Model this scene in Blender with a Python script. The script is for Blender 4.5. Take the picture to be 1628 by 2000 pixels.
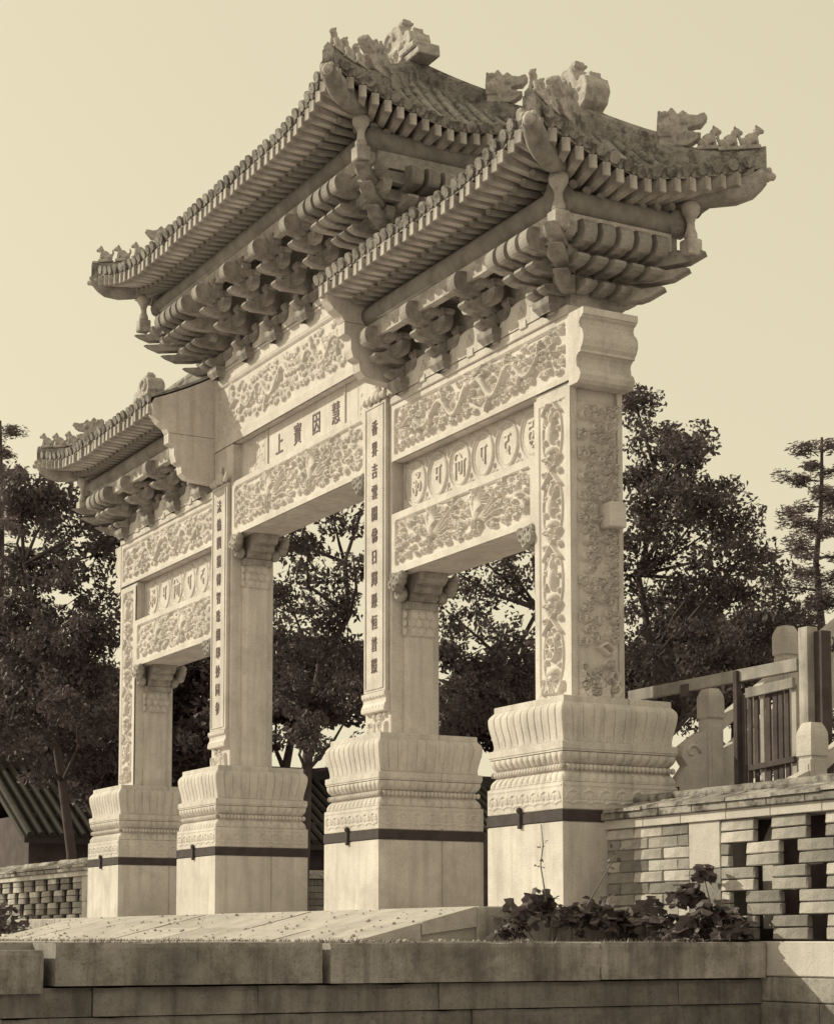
import bpy, math, random
import numpy as np
from mathutils import Matrix, Vector

for o in list(bpy.data.objects):
    bpy.data.objects.remove(o)
SC = bpy.context.scene
COL = SC.collection
random.seed(7)
RNG = np.random.default_rng(11)

# ------------------------------------------------------------------ camera
YAW, PITCH = math.radians(28.675), math.radians(5.118)
CAM = Vector((13.416, -8.726, -0.257))
d_ = Vector((-math.cos(YAW), math.sin(YAW), 0)); r_ = Vector((math.sin(YAW), math.cos(YAW), 0)); z_ = Vector((0, 0, 1))
fw_ = d_ * math.cos(PITCH) + z_ * math.sin(PITCH)
up_ = z_ * math.cos(PITCH) - d_ * math.sin(PITCH)
cd = bpy.data.cameras.new('camera'); cam = bpy.data.objects.new('camera', cd); COL.objects.link(cam)
cam.matrix_world = Matrix(((r_.x, up_.x, -fw_.x, CAM.x), (r_.y, up_.y, -fw_.y, CAM.y), (r_.z, up_.z, -fw_.z, CAM.z), (0, 0, 0, 1)))
cd.sensor_fit = 'AUTO'; cd.sensor_width = 36.0
cd.lens = 36.0 * 3729.74 / 2000.0
cd.shift_y = (1499.27 - 1000.0) / 2000.0
cd.clip_start = 0.1; cd.clip_end = 2000
SC.camera = cam

# ------------------------------------------------------------------ sky and sun
SUN_DIR = Vector((1.10, 1.0, -0.77)).normalized()          # the way the light travels
SUN_EL = math.asin(-SUN_DIR.z)
SUN_ROT = math.atan2(-SUN_DIR.x, -SUN_DIR.y)
w = bpy.data.worlds.new('World'); SC.world = w; w.use_nodes = True
nt = w.node_tree; nt.nodes.clear()
sky = nt.nodes.new('ShaderNodeTexSky'); sky.sky_type = 'NISHITA'; sky.sun_disc = False
sky.sun_elevation = SUN_EL; sky.sun_rotation = SUN_ROT % (2 * math.pi)
sky.air_density = 1.0; sky.dust_density = 3.0; sky.ozone_density = 1.0
bw = nt.nodes.new('ShaderNodeRGBToBW')
pw = nt.nodes.new('ShaderNodeMath'); pw.operation = 'POWER'; pw.inputs[1].default_value = 0.22
ml = nt.nodes.new('ShaderNodeMath'); ml.operation = 'MULTIPLY'; ml.inputs[1].default_value = 6.25
tint = nt.nodes.new('ShaderNodeVectorMath'); tint.operation = 'SCALE'; tint.inputs[0].default_value = (1.0, 0.905, 0.635)
bg = nt.nodes.new('ShaderNodeBackground'); bg.inputs[1].default_value = 0.10
wo = nt.nodes.new('ShaderNodeOutputWorld')
L = nt.links.new
L(sky.outputs[0], bw.inputs[0]); L(bw.outputs[0], pw.inputs[0]); L(pw.outputs[0], ml.inputs[0])
L(ml.outputs[0], tint.inputs['Scale']); L(tint.outputs[0], bg.inputs[0]); L(bg.outputs[0], wo.inputs[0])
sd = bpy.data.lights.new('sun', 'SUN'); sd.energy = 3.6; sd.angle = math.radians(0.55); sd.color = (1.0, 0.95, 0.70)
sun = bpy.data.objects.new('sun', sd); COL.objects.link(sun)
sun.rotation_euler = SUN_DIR.to_track_quat('-Z', 'Y').to_euler()
sun.location = (-20, -20, 20)
SC.view_settings.view_transform = 'Standard'; SC.view_settings.look = 'None'
SC.view_settings.exposure = 0.0; SC.view_settings.gamma = 1.0
try: SC.view_settings.use_curve_mapping = False
except Exception: pass
SC.cycles.max_bounces = 6; SC.cycles.diffuse_bounces = 4

# ------------------------------------------------------------------ materials
def mat(name, c1, c2=None, rough=0.85, scale=2.0, streak=0.0, speck=0.0, speck_scale=60.0, speck_col=(0.10, 0.08, 0.06),
        var=0.0, bump=0.15, bump_scale=40.0, moss=0.0, moss_scale=5.0, moss_col=(0.09, 0.075, 0.055), spec=0.2, transl=0.0):
    m = bpy.data.materials.new(name); m.use_nodes = True
    N = m.node_tree.nodes; K = m.node_tree.links.new
    b = N['Principled BSDF']; b.inputs['Roughness'].default_value = rough
    b.inputs['Specular IOR Level'].default_value = spec
    tc = N.new('ShaderNodeTexCoord')
    def noise(sc, det=4.0, rgh=0.6, mp=None):
        n = N.new('ShaderNodeTexNoise'); n.inputs['Scale'].default_value = sc; n.inputs['Detail'].default_value = det; n.inputs['Roughness'].default_value = rgh
        if mp:
            q = N.new('ShaderNodeMapping'); q.inputs['Scale'].default_value = mp; K(tc.outputs['Object'], q.inputs[0]); K(q.outputs[0], n.inputs['Vector'])
        else: K(tc.outputs['Object'], n.inputs['Vector'])
        return n.outputs['Fac']
    def ramp(src, a, b_):
        r = N.new('ShaderNodeMapRange'); r.inputs[1].default_value = a; r.inputs[2].default_value = b_; K(src, r.inputs[0]); return r.outputs[0]
    def mix(f, a, b_):
        x = N.new('ShaderNodeMix'); x.data_type = 'RGBA'
        if isinstance(f, float): x.inputs[0].default_value = f
        else: K(f, x.inputs[0])
        for i, v in ((6, a), (7, b_)):
            if isinstance(v, tuple): x.inputs[i].default_value = (*v, 1)
            else: K(v, x.inputs[i])
        return x.outputs[2]
    def scl(v, k):
        q = N.new('ShaderNodeMath'); q.operation = 'MULTIPLY'; K(v, q.inputs[0]); q.inputs[1].default_value = k; return q.outputs[0]
    c2 = c2 or tuple(0.7 * v for v in c1)
    col = mix(ramp(noise(scale), 0.35, 0.72), c1, c2)
    if streak: col = mix(scl(ramp(noise(1.0, 5, 0.65, (9, 9, 0.7)), 0.48, 0.78), streak), col, speck_col)
    if moss: col = mix(scl(ramp(noise(moss_scale, 7, 0.72), 0.47, 0.62), moss), col, moss_col)
    if speck: col = mix(scl(ramp(noise(speck_scale, 3, 0.7), 0.55, 0.67), speck), col, speck_col)
    if var:
        oi = N.new('ShaderNodeObjectInfo')
        hs = N.new('ShaderNodeHueSaturation'); r = N.new('ShaderNodeMapRange'); r.inputs[3].default_value = 1 - var; r.inputs[4].default_value = 1 + var * 0.45
        K(oi.outputs['Random'], r.inputs[0]); K(r.outputs[0], hs.inputs['Value']); K(col, hs.inputs['Color']); col = hs.outputs[0]
    K(col, b.inputs['Base Color'])
    if transl:
        tl = N.new('ShaderNodeBsdfTranslucent'); K(col, tl.inputs[0]); mx = N.new('ShaderNodeMixShader'); mx.inputs[0].default_value = transl
        K(b.outputs[0], mx.inputs[1]); K(tl.outputs[0], mx.inputs[2]); K(mx.outputs[0], N['Material Output'].inputs[0])
    if bump:
        bp = N.new('ShaderNodeBump'); bp.inputs['Strength'].default_value = bump; bp.inputs['Distance'].default_value = 0.02
        K(noise(bump_scale, 6, 0.65), bp.inputs['Height']); K(bp.outputs[0], b.inputs['Normal'])
    return m

def S(v, k=(1.0, 0.922, 0.895)): return (v * k[0], v * k[1], v * k[2])
def Bn(v): return S(v, (1.0, 0.78, 0.84))
M = {}
M['marble'] = mat('marble', S(0.73), S(0.56), scale=1.4, streak=.5, speck=.6, speck_scale=75, speck_col=S(.26), bump=.25, bump_scale=55, moss=.35, moss_scale=2.6, moss_col=S(.36))
M['relief'] = mat('carved_marble', S(0.73), S(0.59), scale=2.5, streak=.3, speck=.5, speck_scale=80, speck_col=S(.25), bump=.18, bump_scale=70, moss=.2, moss_scale=4, moss_col=S(.36))
M['bracket'] = mat('bracket_stone', S(0.50), S(0.28), scale=5, streak=.35, speck=.4, speck_scale=60, speck_col=S(.15), bump=.3, bump_scale=40, moss=.5, moss_scale=6, moss_col=Bn(.14), var=.25)  # base colour below the marble's, to deepen the shade under the eaves
M['roof'] = mat('roof_stone', S(.42), S(.24), scale=6, moss=.8, moss_scale=9, moss_col=Bn(.075), speck=.5, speck_scale=45, speck_col=Bn(.07), bump=.5, bump_scale=35, var=.28)
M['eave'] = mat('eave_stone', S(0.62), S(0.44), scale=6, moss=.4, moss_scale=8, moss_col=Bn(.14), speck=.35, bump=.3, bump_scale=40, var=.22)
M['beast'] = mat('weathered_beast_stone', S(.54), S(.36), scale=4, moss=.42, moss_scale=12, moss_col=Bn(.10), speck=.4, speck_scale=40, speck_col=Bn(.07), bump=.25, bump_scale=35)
M['purlin'] = mat('shade_dark_purlin_stone', S(.34), S(.20), scale=4, moss=.3, moss_scale=5, moss_col=Bn(.12), bump=.2)  # purlin and rafter colour darkened to stand in for shade under the eaves
M['post'] = mat('stair_stone', S(0.60), S(0.42), scale=4, streak=.3, speck=.5, speck_scale=70, speck_col=S(.22), bump=.3)
M['footing'] = mat('dark_footing_stone', S(0.30), S(0.15), scale=2.0, streak=.7, speck=.4, speck_scale=45, speck_col=Bn(.06), var=.2, bump=.5, bump_scale=24, moss=.5, moss_scale=2.5, moss_col=Bn(.10))
M['iron'] = mat('dark_iron', Bn(.075), Bn(.045), rough=.7, scale=8, bump=.2)
M['dark_glyph'] = mat('dark_character', Bn(.26), Bn(.17), rough=.9, scale=20, bump=.1)  # dark tone for the inscription characters
M['brick'] = mat('grey_brick', S(0.60), S(0.38), scale=4, var=.55, speck=.6, speck_scale=70, speck_col=S(.14), streak=.4, bump=.45, bump_scale=45, moss=.3, moss_scale=5, moss_col=S(.16))
M['mortar'] = mat('old_mortar', S(.40), S(.26), scale=6, bump=.4)
M['core'] = mat('wall_core', Bn(.10), Bn(.06), scale=6, bump=.3)  # near-black colour stands in for darkness inside the lattice openings
M['coping'] = mat('coping_tile', S(.44), S(.22), scale=5, moss=.85, moss_scale=6, moss_col=Bn(.06), var=.3, speck=.4, bump=.5)  # moss patches strengthened to imitate highlight and shade contrast on the tiles
M['band'] = mat('band_brick', S(0.62), S(0.48), scale=5, var=.12, speck=.45, speck_scale=70, speck_col=S(.25), bump=.25)
M['kerb'] = mat('stained_kerb_stone', S(0.42), S(0.20), scale=2.2, streak=.85, speck=.45, speck_scale=55, speck_col=Bn(.07), var=.25, bump=.5, bump_scale=24, moss=.55, moss_scale=3.2, moss_col=Bn(.09))
M['plinth'] = mat('plinth_stone', S(0.62), S(0.48), scale=3, streak=.25, speck=.5, speck_scale=80, speck_col=S(.2), bump=.3)
M['platform'] = mat('platform_stone', S(0.58), S(0.40), scale=3, streak=.5, speck=.4, speck_scale=55, speck_col=Bn(.08), bump=.35, moss=.3, moss_scale=4)
M['paving'] = mat('paving_stone', S(0.58), S(0.44), scale=3, moss=.25, moss_scale=4, moss_col=S(.2), speck=.4, speck_scale=60, speck_col=S(.2), var=.15, bump=.35)
M['ground'] = mat('packed_earth', S(0.44), S(0.30), scale=.9, speck=.5, speck_scale=25, speck_col=Bn(.1), bump=.5, bump_scale=18)
M['wood'] = mat('weathered_wood', S(.46), S(.26), scale=4, streak=.6, speck_col=Bn(.10), bump=.3, var=.3)
M['darkwood'] = mat('dark_wood', Bn(.10), Bn(.05), scale=5, streak=.3, bump=.3)
M['leaf'] = mat('leaf', Bn(.15), Bn(.07), rough=.5, scale=2.3, var=.35, bump=0, spec=.4, transl=.25)
M['leaf2'] = mat('tree_leaf', Bn(.15), Bn(.055), rough=.6, scale=1.1, bump=0, spec=.3, transl=.3)
M['needle'] = mat('pine_needle', Bn(.22), Bn(.14), rough=.7, scale=.9, bump=0, transl=.3)  # needles lightened in colour in place of distance haze
M['bark'] = mat('bark', Bn(.12), Bn(.07), rough=.95, scale=6, streak=.5, bump=.6, bump_scale=25)
M['stem'] = mat('stem', S(.22), S(.12), scale=10, bump=.2)
M['tile'] = mat('hall_roof_tile', S(.07), S(.04), scale=3, var=.25, moss=.3, moss_scale=4, bump=.3)
M['hallwall'] = mat('hall_wall', Bn(.12), Bn(.07), scale=3, bump=.3)
M['grass'] = mat('dry_grass', S(.30), Bn(.15), scale=8, bump=0)

# ------------------------------------------------------------------ mesh helpers
class MB:
    def __init__(s): s.v = []; s.f = []; s.n = 0
    def add(s, V, F):
        V = np.asarray(V, float).reshape(-1, 3); s.v.append(V); k = s.n
        s.f.extend([tuple(i + k for i in q) for q in F]); s.n += len(V); return s
    def box(s, x0, x1, y0, y1, z0, z1, c=0.0):
        if c <= 0:
            V = [(x, y, z) for z in (z0, z1) for y in (y0, y1) for x in (x0, x1)]
            return s.add(V, [(0, 2, 3, 1), (4, 5, 7, 6), (0, 1, 5, 4), (1, 3, 7, 5), (3, 2, 6, 7), (2, 0, 4, 6)])
        lo = (x0, y0, z0); hi = (x1, y1, z1); V = []; idx = {}
        for cx in (0, 1):
            for cy in (0, 1):
                for cz in (0, 1):
                    cc = (cx, cy, cz)
                    for ax in range(3):
                        p = [(hi[a] if cc[a] else lo[a]) if a == ax else ((hi[a] - c) if cc[a] else (lo[a] + c)) for a in range(3)]
                        idx[(cc, ax)] = len(V); V.append(p)
        F = []
        for ax in range(3):
            a, b = [(1, 2), (2, 0), (0, 1)][ax]
            for s1 in (0, 1):
                q = []
                for (p, r) in ((0, 0), (1, 0), (1, 1), (0, 1)):
                    cc = [0, 0, 0]; cc[ax] = s1; cc[a] = p; cc[b] = r; q.append(idx[(tuple(cc), ax)])
                F.append(tuple(q) if s1 else tuple(q[::-1]))
        for ax in range(3):
            a, b = [(1, 2), (2, 0), (0, 1)][ax]
            for p in (0, 1):
                for r in (0, 1):
                    c0 = [0, 0, 0]; c0[a] = p; c0[b] = r; c1 = list(c0); c1[ax] = 1; c0 = tuple(c0); c1 = tuple(c1)
                    q = (idx[(c0, a)], idx[(c1, a)], idx[(c1, b)], idx[(c0, b)])
                    F.append(q if (p == r) else q[::-1])
        for cx in (0, 1):
            for cy in (0, 1):
                for cz in (0, 1):
                    t = tuple(idx[((cx, cy, cz), a)] for a in range(3)); F.append(t if (cx + cy + cz) % 2 == 1 else t[::-1])
        return s.add(V, F)
    def obox(s, Mx, sx, sy, sz, c=0.0):
        t = MB().box(-sx / 2, sx / 2, -sy / 2, sy / 2, -sz / 2, sz / 2, c)
        V = np.vstack(t.v); A = np.array(Mx)
        return s.add(V @ A[:3, :3].T + A[:3, 3], t.f)
    def prism(s, poly, axis, a0, a1, flip=False):
        """poly in the two other axes (cyclic order), extruded along axis"""
        n = len(poly); V = []
        for a in (a0, a1):
            for (p, q) in poly:
                if axis == 'x': V.append((a, p, q))
                elif axis == 'y': V.append((p, a, q))
                else: V.append((p, q, a))
        F = [tuple(range(n))[::-1], tuple(range(n, 2 * n))] + [(i, (i + 1) % n, n + (i + 1) % n, n + i) for i in range(n)]
        if flip: F = [q[::-1] for q in F]
        return s.add(V, F)
    def tube(s, path, rad, n=8, cap=True):
        P = [Vector(p) for p in path]; m = len(P)
        if not hasattr(rad, '__len__'): rad = [rad] * m
        V = []; F = []; ref = None
        for i, p in enumerate(P):
            t = (P[min(i + 1, m - 1)] - P[max(i - 1, 0)]).normalized()
            if ref is None: ref = Vector((0, 0, 1)) if abs(t.z) < .9 else Vector((1, 0, 0))
            a = t.cross(ref).normalized(); b = a.cross(t).normalized(); ref = b
            for k in range(n):
                an = 2 * math.pi * k / n; V.append(p + (a * math.cos(an) + b * math.sin(an)) * rad[i])
        for i in range(m - 1):
            for k in range(n):
                k2 = (k + 1) % n; F.append((i * n + k, i * n + k2, (i + 1) * n + k2, (i + 1) * n + k))
        if cap: F.append(tuple(range(n))[::-1]); F.append(tuple(range((m - 1) * n, m * n)))
        return s.add([tuple(v) for v in V], F)
    def lathe(s, prof, c=(0, 0), n=14, cap=True):
        V = []; F = []; m = len(prof)
        for (r, z) in prof:
            for k in range(n):
                a = 2 * math.pi * k / n; V.append((c[0] + r * math.cos(a), c[1] + r * math.sin(a), z))
        for i in range(m - 1):
            for k in range(n):
                k2 = (k + 1) % n; F.append((i * n + k, i * n + k2, (i + 1) * n + k2, (i + 1) * n + k))
        if cap: F.append(tuple(range(n))[::-1]); F.append(tuple(range((m - 1) * n, m * n)))
        return s.add(V, F)
    def ball(s, c, r, nu=8, nv=5, scale=(1, 1, 1), rot=None):
        V = [(0, 0, -1)]; F = []
        for j in range(1, nv):
            ph = math.pi * j / nv - math.pi / 2
            for k in range(nu):
                a = 2 * math.pi * k / nu; V.append((math.cos(ph) * math.cos(a), math.cos(ph) * math.sin(a), math.sin(ph)))
        V.append((0, 0, 1)); top = len(V) - 1
        for k in range(nu):
            k2 = (k + 1) % nu; F.append((0, 1 + k2, 1 + k)); F.append((top, top - nu + k, top - nu + k2))
            for j in range(nv - 2): a = 1 + j * nu; F.append((a + k, a + k2, a + nu + k2, a + nu + k))
        A = np.array(V) * r * np.array(scale)
        if rot is not None: A = A @ np.array(rot.to_3x3()).T
        return s.add(A + np.array(c), F)
    def grid(s, P, flip=False):
        ny, nx, _ = P.shape
        i = np.arange(ny - 1)[:, None] * nx + np.arange(nx - 1)[None]
        Q = np.stack([i, i + 1, i + nx + 1, i + nx], -1).reshape(-1, 4)
        if flip: Q = Q[:, ::-1]
        k = s.n; s.v.append(P.reshape(-1, 3)); s.n += nx * ny; s.f.extend(map(tuple, (Q + k).tolist())); return s
    def mesh(s, name, m, smooth=False):
        me = bpy.data.meshes.new(name); me.from_pydata(np.vstack(s.v).tolist(), [], s.f); me.update()
        if m: me.materials.append(M[m])
        if smooth: me.polygons.foreach_set('use_smooth', [True] * len(me.polygons))
        return me

WM = {}
def put(name, me, parent=None, W=None):
    o = bpy.data.objects.new(name, me); COL.objects.link(o)
    W = W or Matrix.Identity(4); WM[o] = W
    if parent is not None:
        o.parent = parent; o.matrix_parent_inverse = WM[parent].inverted()
    o.matrix_basis = W
    return o
def part(name, mb, m, parent=None, smooth=False, W=None): return put(name, mb.mesh(name, m, smooth), parent, W)
def tag(o, label, cat, group=None, kind=None):
    if label: o['label'] = label
    if cat: o['category'] = cat
    if group: o['group'] = group
    if kind: o['kind'] = kind
    return o
def thing(name, loc, label, cat, group=None):
    o = bpy.data.objects.new(name, None); COL.objects.link(o); W = Matrix.Translation(loc); o.matrix_basis = W; WM[o] = W
    o.empty_display_size = .2
    return tag(o, label, cat, group)
def T(x, y, z, rz=0, rx=0, ry=0): return Matrix.Translation((x, y, z)) @ Matrix.Rotation(rz, 4, 'Z') @ Matrix.Rotation(rx, 4, 'X') @ Matrix.Rotation(ry, 4, 'Y')
def remeshed(mb, name, m, voxel, smooth_it=2, disp=0.0, dscale=8.0, seed=0):
    me0 = mb.mesh('tmp', None); o = bpy.data.objects.new('tmp', me0); COL.objects.link(o)
    md = o.modifiers.new('r', 'REMESH'); md.mode = 'VOXEL'; md.voxel_size = voxel
    sm = o.modifiers.new('s', 'SMOOTH'); sm.iterations = smooth_it; sm.factor = .5
    dg = bpy.context.evaluated_depsgraph_get(); me = bpy.data.meshes.new_from_object(o.evaluated_get(dg))
    bpy.data.objects.remove(o); bpy.data.meshes.remove(me0)
    me.name = name; me.materials.clear(); me.materials.append(M[m])
    if disp:
        from mathutils import noise as nz
        for v in me.vertices:
            v.co += v.normal * disp * nz.turbulence(v.co * dscale + Vector((seed, 0, 0)), 3, False)
    me.polygons.foreach_set('use_smooth', [True] * len(me.polygons))
    return me

# ------------------------------------------------------------------ relief carving as height fields
class Relief:
    def __init__(s, w, h, res):
        s.w, s.h = w, h; s.nx = max(3, int(round(w / res)) + 1); s.ny = max(3, int(round(h / res)) + 1)
        s.u = np.linspace(0, w, s.nx); s.v = np.linspace(0, h, s.ny); s.H = np.zeros((s.ny, s.nx)); s.res = res; s.spir = .42
    def win(s, cx, cy, r):
        i0, i1 = np.searchsorted(s.u, [cx - r, cx + r]); j0, j1 = np.searchsorted(s.v, [cy - r, cy + r])
        if i1 <= i0 or j1 <= j0: return None
        return (slice(j0, j1), slice(i0, i1)), s.u[None, i0:i1] - cx, s.v[j0:j1, None] - cy
    def dome(s, cx, cy, rx, ry, A, ang=0, pw=2.0):
        q = s.win(cx, cy, max(rx, ry))
        if q is None: return
        sl, X, Y = q; c, sn = math.cos(ang), math.sin(ang)
        d = ((X * c + Y * sn) / rx) ** 2 + ((-X * sn + Y * c) / ry) ** 2
        s.H[sl] = np.maximum(s.H[sl], A * np.sqrt(np.clip(1 - d ** (pw / 2), 0, 1)))
    def curl(s, cx, cy, r, A, sg=1, ph=0.0, turns=1.7):
        q = s.win(cx, cy, r)
        if q is None: return
        sl, X, Y = q; rho = np.sqrt(X * X + Y * Y) / r; th = np.arctan2(Y, X)
        val = A * np.sqrt(np.clip(1 - rho ** 6, 0, 1)) * ((1 - s.spir) + s.spir * np.cos(2 * np.pi * turns * rho - sg * th + ph))
        s.H[sl] = np.where(rho < 1, np.maximum(val, np.where(s.H[sl] > A * 1.05, s.H[sl], 0)), s.H[sl])
    def stroke(s, pts, w0, w1, A, ribs=0.0):
        P = np.array(pts, float); seg = np.sqrt((np.diff(P, axis=0) ** 2).sum(1)); Lc = np.concatenate([[0], np.cumsum(seg)]); n = max(3, int(Lc[-1] / (s.res * .9)))
        for t in np.linspace(0, Lc[-1], n):
            x = np.interp(t, Lc, P[:, 0]); y = np.interp(t, Lc, P[:, 1]); k = t / Lc[-1]
            a = A * (1 - ribs * (.5 + .5 * math.cos(t / max(w0, .012) * 4.2)))
            s.dome(x, y, w0 + (w1 - w0) * k, w0 + (w1 - w0) * k, a)
    def cloud(s, cx, cy, r, A, sg=1, tail=1.0):
        s.dome(cx - sg * r * .7 * tail, cy - r * .35, r * 1.5 * tail, r * .42, A * .62)
        s.dome(cx - sg * r * 1.5 * tail, cy - r * .05, r * .9, r * .3, A * .5)
        s.curl(cx, cy, r, A, sg, RNG.uniform(0, 6)); s.curl(cx - sg * r * 1.25, cy + r * .25, r * .68, A * .9, -sg, RNG.uniform(0, 6))
        if RNG.random() < .6: s.curl(cx - sg * r * .55, cy + r * .85, r * .55, A * .85, sg, RNG.uniform(0, 6))
    def fill(s, x0, x1, y0, y1, r, A, n, tail=.8, free=.25):
        pts = []
        for _ in range(n * 12):
            if len(pts) >= n: break
            x, y = RNG.uniform(x0 + r, x1 - r), RNG.uniform(y0 + r, y1 - r)
            if any((x - a) ** 2 + ((y - b) * 1.2) ** 2 < (r * 2.0) ** 2 for a, b in pts): continue
            q = s.win(x, y, r)
            if q is None or (s.H[q[0]] > .004).mean() > free: continue
            pts.append((x, y)); s.cloud(x, y, r * RNG.uniform(.75, 1.1), A * RNG.uniform(.8, 1.1), RNG.choice([-1, 1]), tail)
    def frame(s, b, depth, cut=.03):
        """sink the field inside a border of width b; cut corners"""
        X = np.minimum(s.u, s.w - s.u)[None]; Y = np.minimum(s.v, s.h - s.v)[:, None]
        inside = (X > b) & (Y > b) & (X + Y > 2 * b + cut)
        s.H = np.where(inside, s.H - depth, 0.0)
    def dragon(s, x0, x1, yc, amp, A, sg=1, waves=2.0, wd=.042):
        n = 60; t = np.linspace(0, 1, n); X = x0 + (x1 - x0) * t; Y = yc + amp * np.sin(t * waves * 2 * np.pi) * (.5 + .5 * t)
        if sg < 0: X = x0 + x1 - X
        s.stroke(np.stack([X, Y], 1), wd * .5, wd, A, .3)
        for k in (.22, .45, .66, .86):
            i = int(k * (n - 1)); up = 1 if RNG.random() < .5 else -1
            e = (X[i] + RNG.uniform(-.06, .06), Y[i] + up * amp * .9)
            s.stroke([(X[i], Y[i]), ((X[i] + e[0]) / 2 + .02, (Y[i] + e[1]) / 2), e], wd * .6, wd * .35, A)
            for a in range(4):
                an = a * .6 + RNG.uniform(0, 5); s.stroke([e, (e[0] + .06 * math.cos(an), e[1] + .06 * math.sin(an))], .013, .006, A)
        hx, hy = X[-1], Y[-1]; q = 1 if sg > 0 else -1
        s.dome(hx + q * .04, hy, .085, .055, A * 1.15); s.dome(hx + q * .11, hy - .02, .05, .032, A); s.curl(hx + q * .03, hy + .03, .03, A * 1.3)
        for a in range(6): s.stroke([(hx, hy), (hx - q * RNG.uniform(.08, .16), hy + RNG.uniform(-.11, .13))], .014, .006, A * .9)
        s.stroke([(hx + q * .02, hy + .04), (hx - q * .1, hy + .13)], .014, .008, A)
    def phoenix(s, x, y, k, A, sg=1, up=False):
        def p(a, b): return (x + sg * a * k, y + b * k)
        s.stroke([p(0, 0), p(.05, .10), p(.02, .2), p(.06, .27)], .035 * k * 2, .022 * k, A)
        s.dome(*p(.07, .29), .035 * k, .028 * k, A * 1.15); s.stroke([p(.09, .29), p(.14, .27)], .012 * k, .005, A)
        for c in range(3): s.stroke([p(.05, .31), p(.0 - .03 * c, .36 - .02 * c)], .01 * k, .006, A)
        s.dome(*p(-.02, -.02), .12 * k, .075 * k, A * 1.1, sg * .9)
        for c in range(9):
            an = 1.2 + c * .19; L_ = .30 - .012 * c
            s.stroke([p(-.04, .02), p(-.04 + L_ * math.cos(an) * .7, .02 + L_ * math.sin(an) * .75), p(-.06 + L_ * math.cos(an + .1), .0 + L_ * math.sin(an + .1))], .018 * k, .012 * k, A * .9)
        for c in range(5):
            dy = (c - 2) * .075
            s.stroke([p(-.10, -.06), p(-.25, -.05 + dy * .6), p(-.42, .03 + dy), p(-.60, .06 + dy * 1.5), p(-.72, .0 + dy * 2.0)], .02 * k, .016 * k, A * .9, .45)
        for c in (0, 1): s.stroke([p(-.02 + .06 * c, -.08), p(.0 + .07 * c, -.18), p(.03 + .07 * c, -.22)], .012 * k, .008, A)
    def smooth(s, n=1):
        for _ in range(n):
            H = s.H; s.H = H.copy(); s.H[1:-1, 1:-1] = (H[1:-1, 1:-1] * 4 + H[:-2, 1:-1] + H[2:, 1:-1] + H[1:-1, :-2] + H[1:-1, 2:]) / 8
    def build(s, name, o, ud, vd, nd, m, parent, smooth=True):
        o, ud, vd, nd = (np.array(a, float) for a in (o, ud, vd, nd))
        P = o + s.u[None, :, None] * ud + s.v[:, None, None] * vd + s.H[..., None] * nd
        fl = np.dot(np.cross(ud, vd), nd) < 0
        return part(name, MB().grid(P, fl), m, parent, smooth)
# ================================================================== layout numbers (metres)
XP = [-10.825, -7.493, -3.332, 0.0]        # right edge of each pedestal
WB, DB, HB = 1.225, 1.205, 1.80            # pedestal width, depth, height
A_, PWX = 0.3307, 0.5835                   # pillar offset from pedestal edge, width
Y0, Y1 = 0.3205, 0.8754                    # pillar front and back
YC = 0.598
PX0 = [x - A_ - PWX for x in XP]; PX1 = [x - A_ for x in XP]
ZT = -0.275                                # terrace level

# ================================================================== ground, terrace, ramp
g = MB(); g.add([(-400, -400, -1.75), (400, -400, -1.75), (400, 400, -1.75), (-400, 400, -1.75)], [(0, 1, 2, 3)])
tag(part('ground', g, 'ground'), None, None, kind='structure')
te = MB()
te.box(-140, 1.66, -60, 0.85, -1.70, ZT - .005)
te.box(-140, 40, 0.85, 160, -1.70, ZT - .006)
terrace = tag(part('terrace', te, 'ground'), 'earth terrace behind the stained kerb stones', None, kind='structure')
def worn(x0, x1, y0, y1, z0, z1, nx, nz, amp, seed, m, name, parent, top=True):
    """a block whose +X face and top edge are uneven (old dressed stone)"""
    from mathutils import noise as nz_
    ny = nx; P = np.zeros((nz + 1, ny + 1, 3))
    for j in range(nz + 1):
        for i in range(ny + 1):
            y = y0 + (y1 - y0) * i / ny; z = z0 + (z1 - z0) * j / nz
            a = nz_.noise(Vector((y * 3.1, z * 4, seed))) * amp + nz_.noise(Vector((y * 13, z * 15, seed))) * amp * .4
            e = 0
            if j == nz: e = .010 + .045 * max(0, nz_.noise(Vector((y * 5, 0, seed + 9)))) ** 1.3
            P[j, i] = (x1 + a - e, y, z - (0.35 * e if j == nz else 0))
            if i in (0, ny): P[j, i, 0] -= .015
    mb = MB().grid(P)
    Q = np.zeros((2, ny + 1, 3)); Q[0] = P[-1]; Q[1] = P[-1]; Q[1, :, 0] = x0; mb.grid(Q)
    for e in (0, ny):
        R_ = np.zeros((nz + 1, 2, 3)); R_[:, 0] = P[:, e]; R_[:, 1] = P[:, e]; R_[:, 1, 0] = x0; mb.grid(R_)
    return part(name, mb, m, parent, False)
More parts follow.
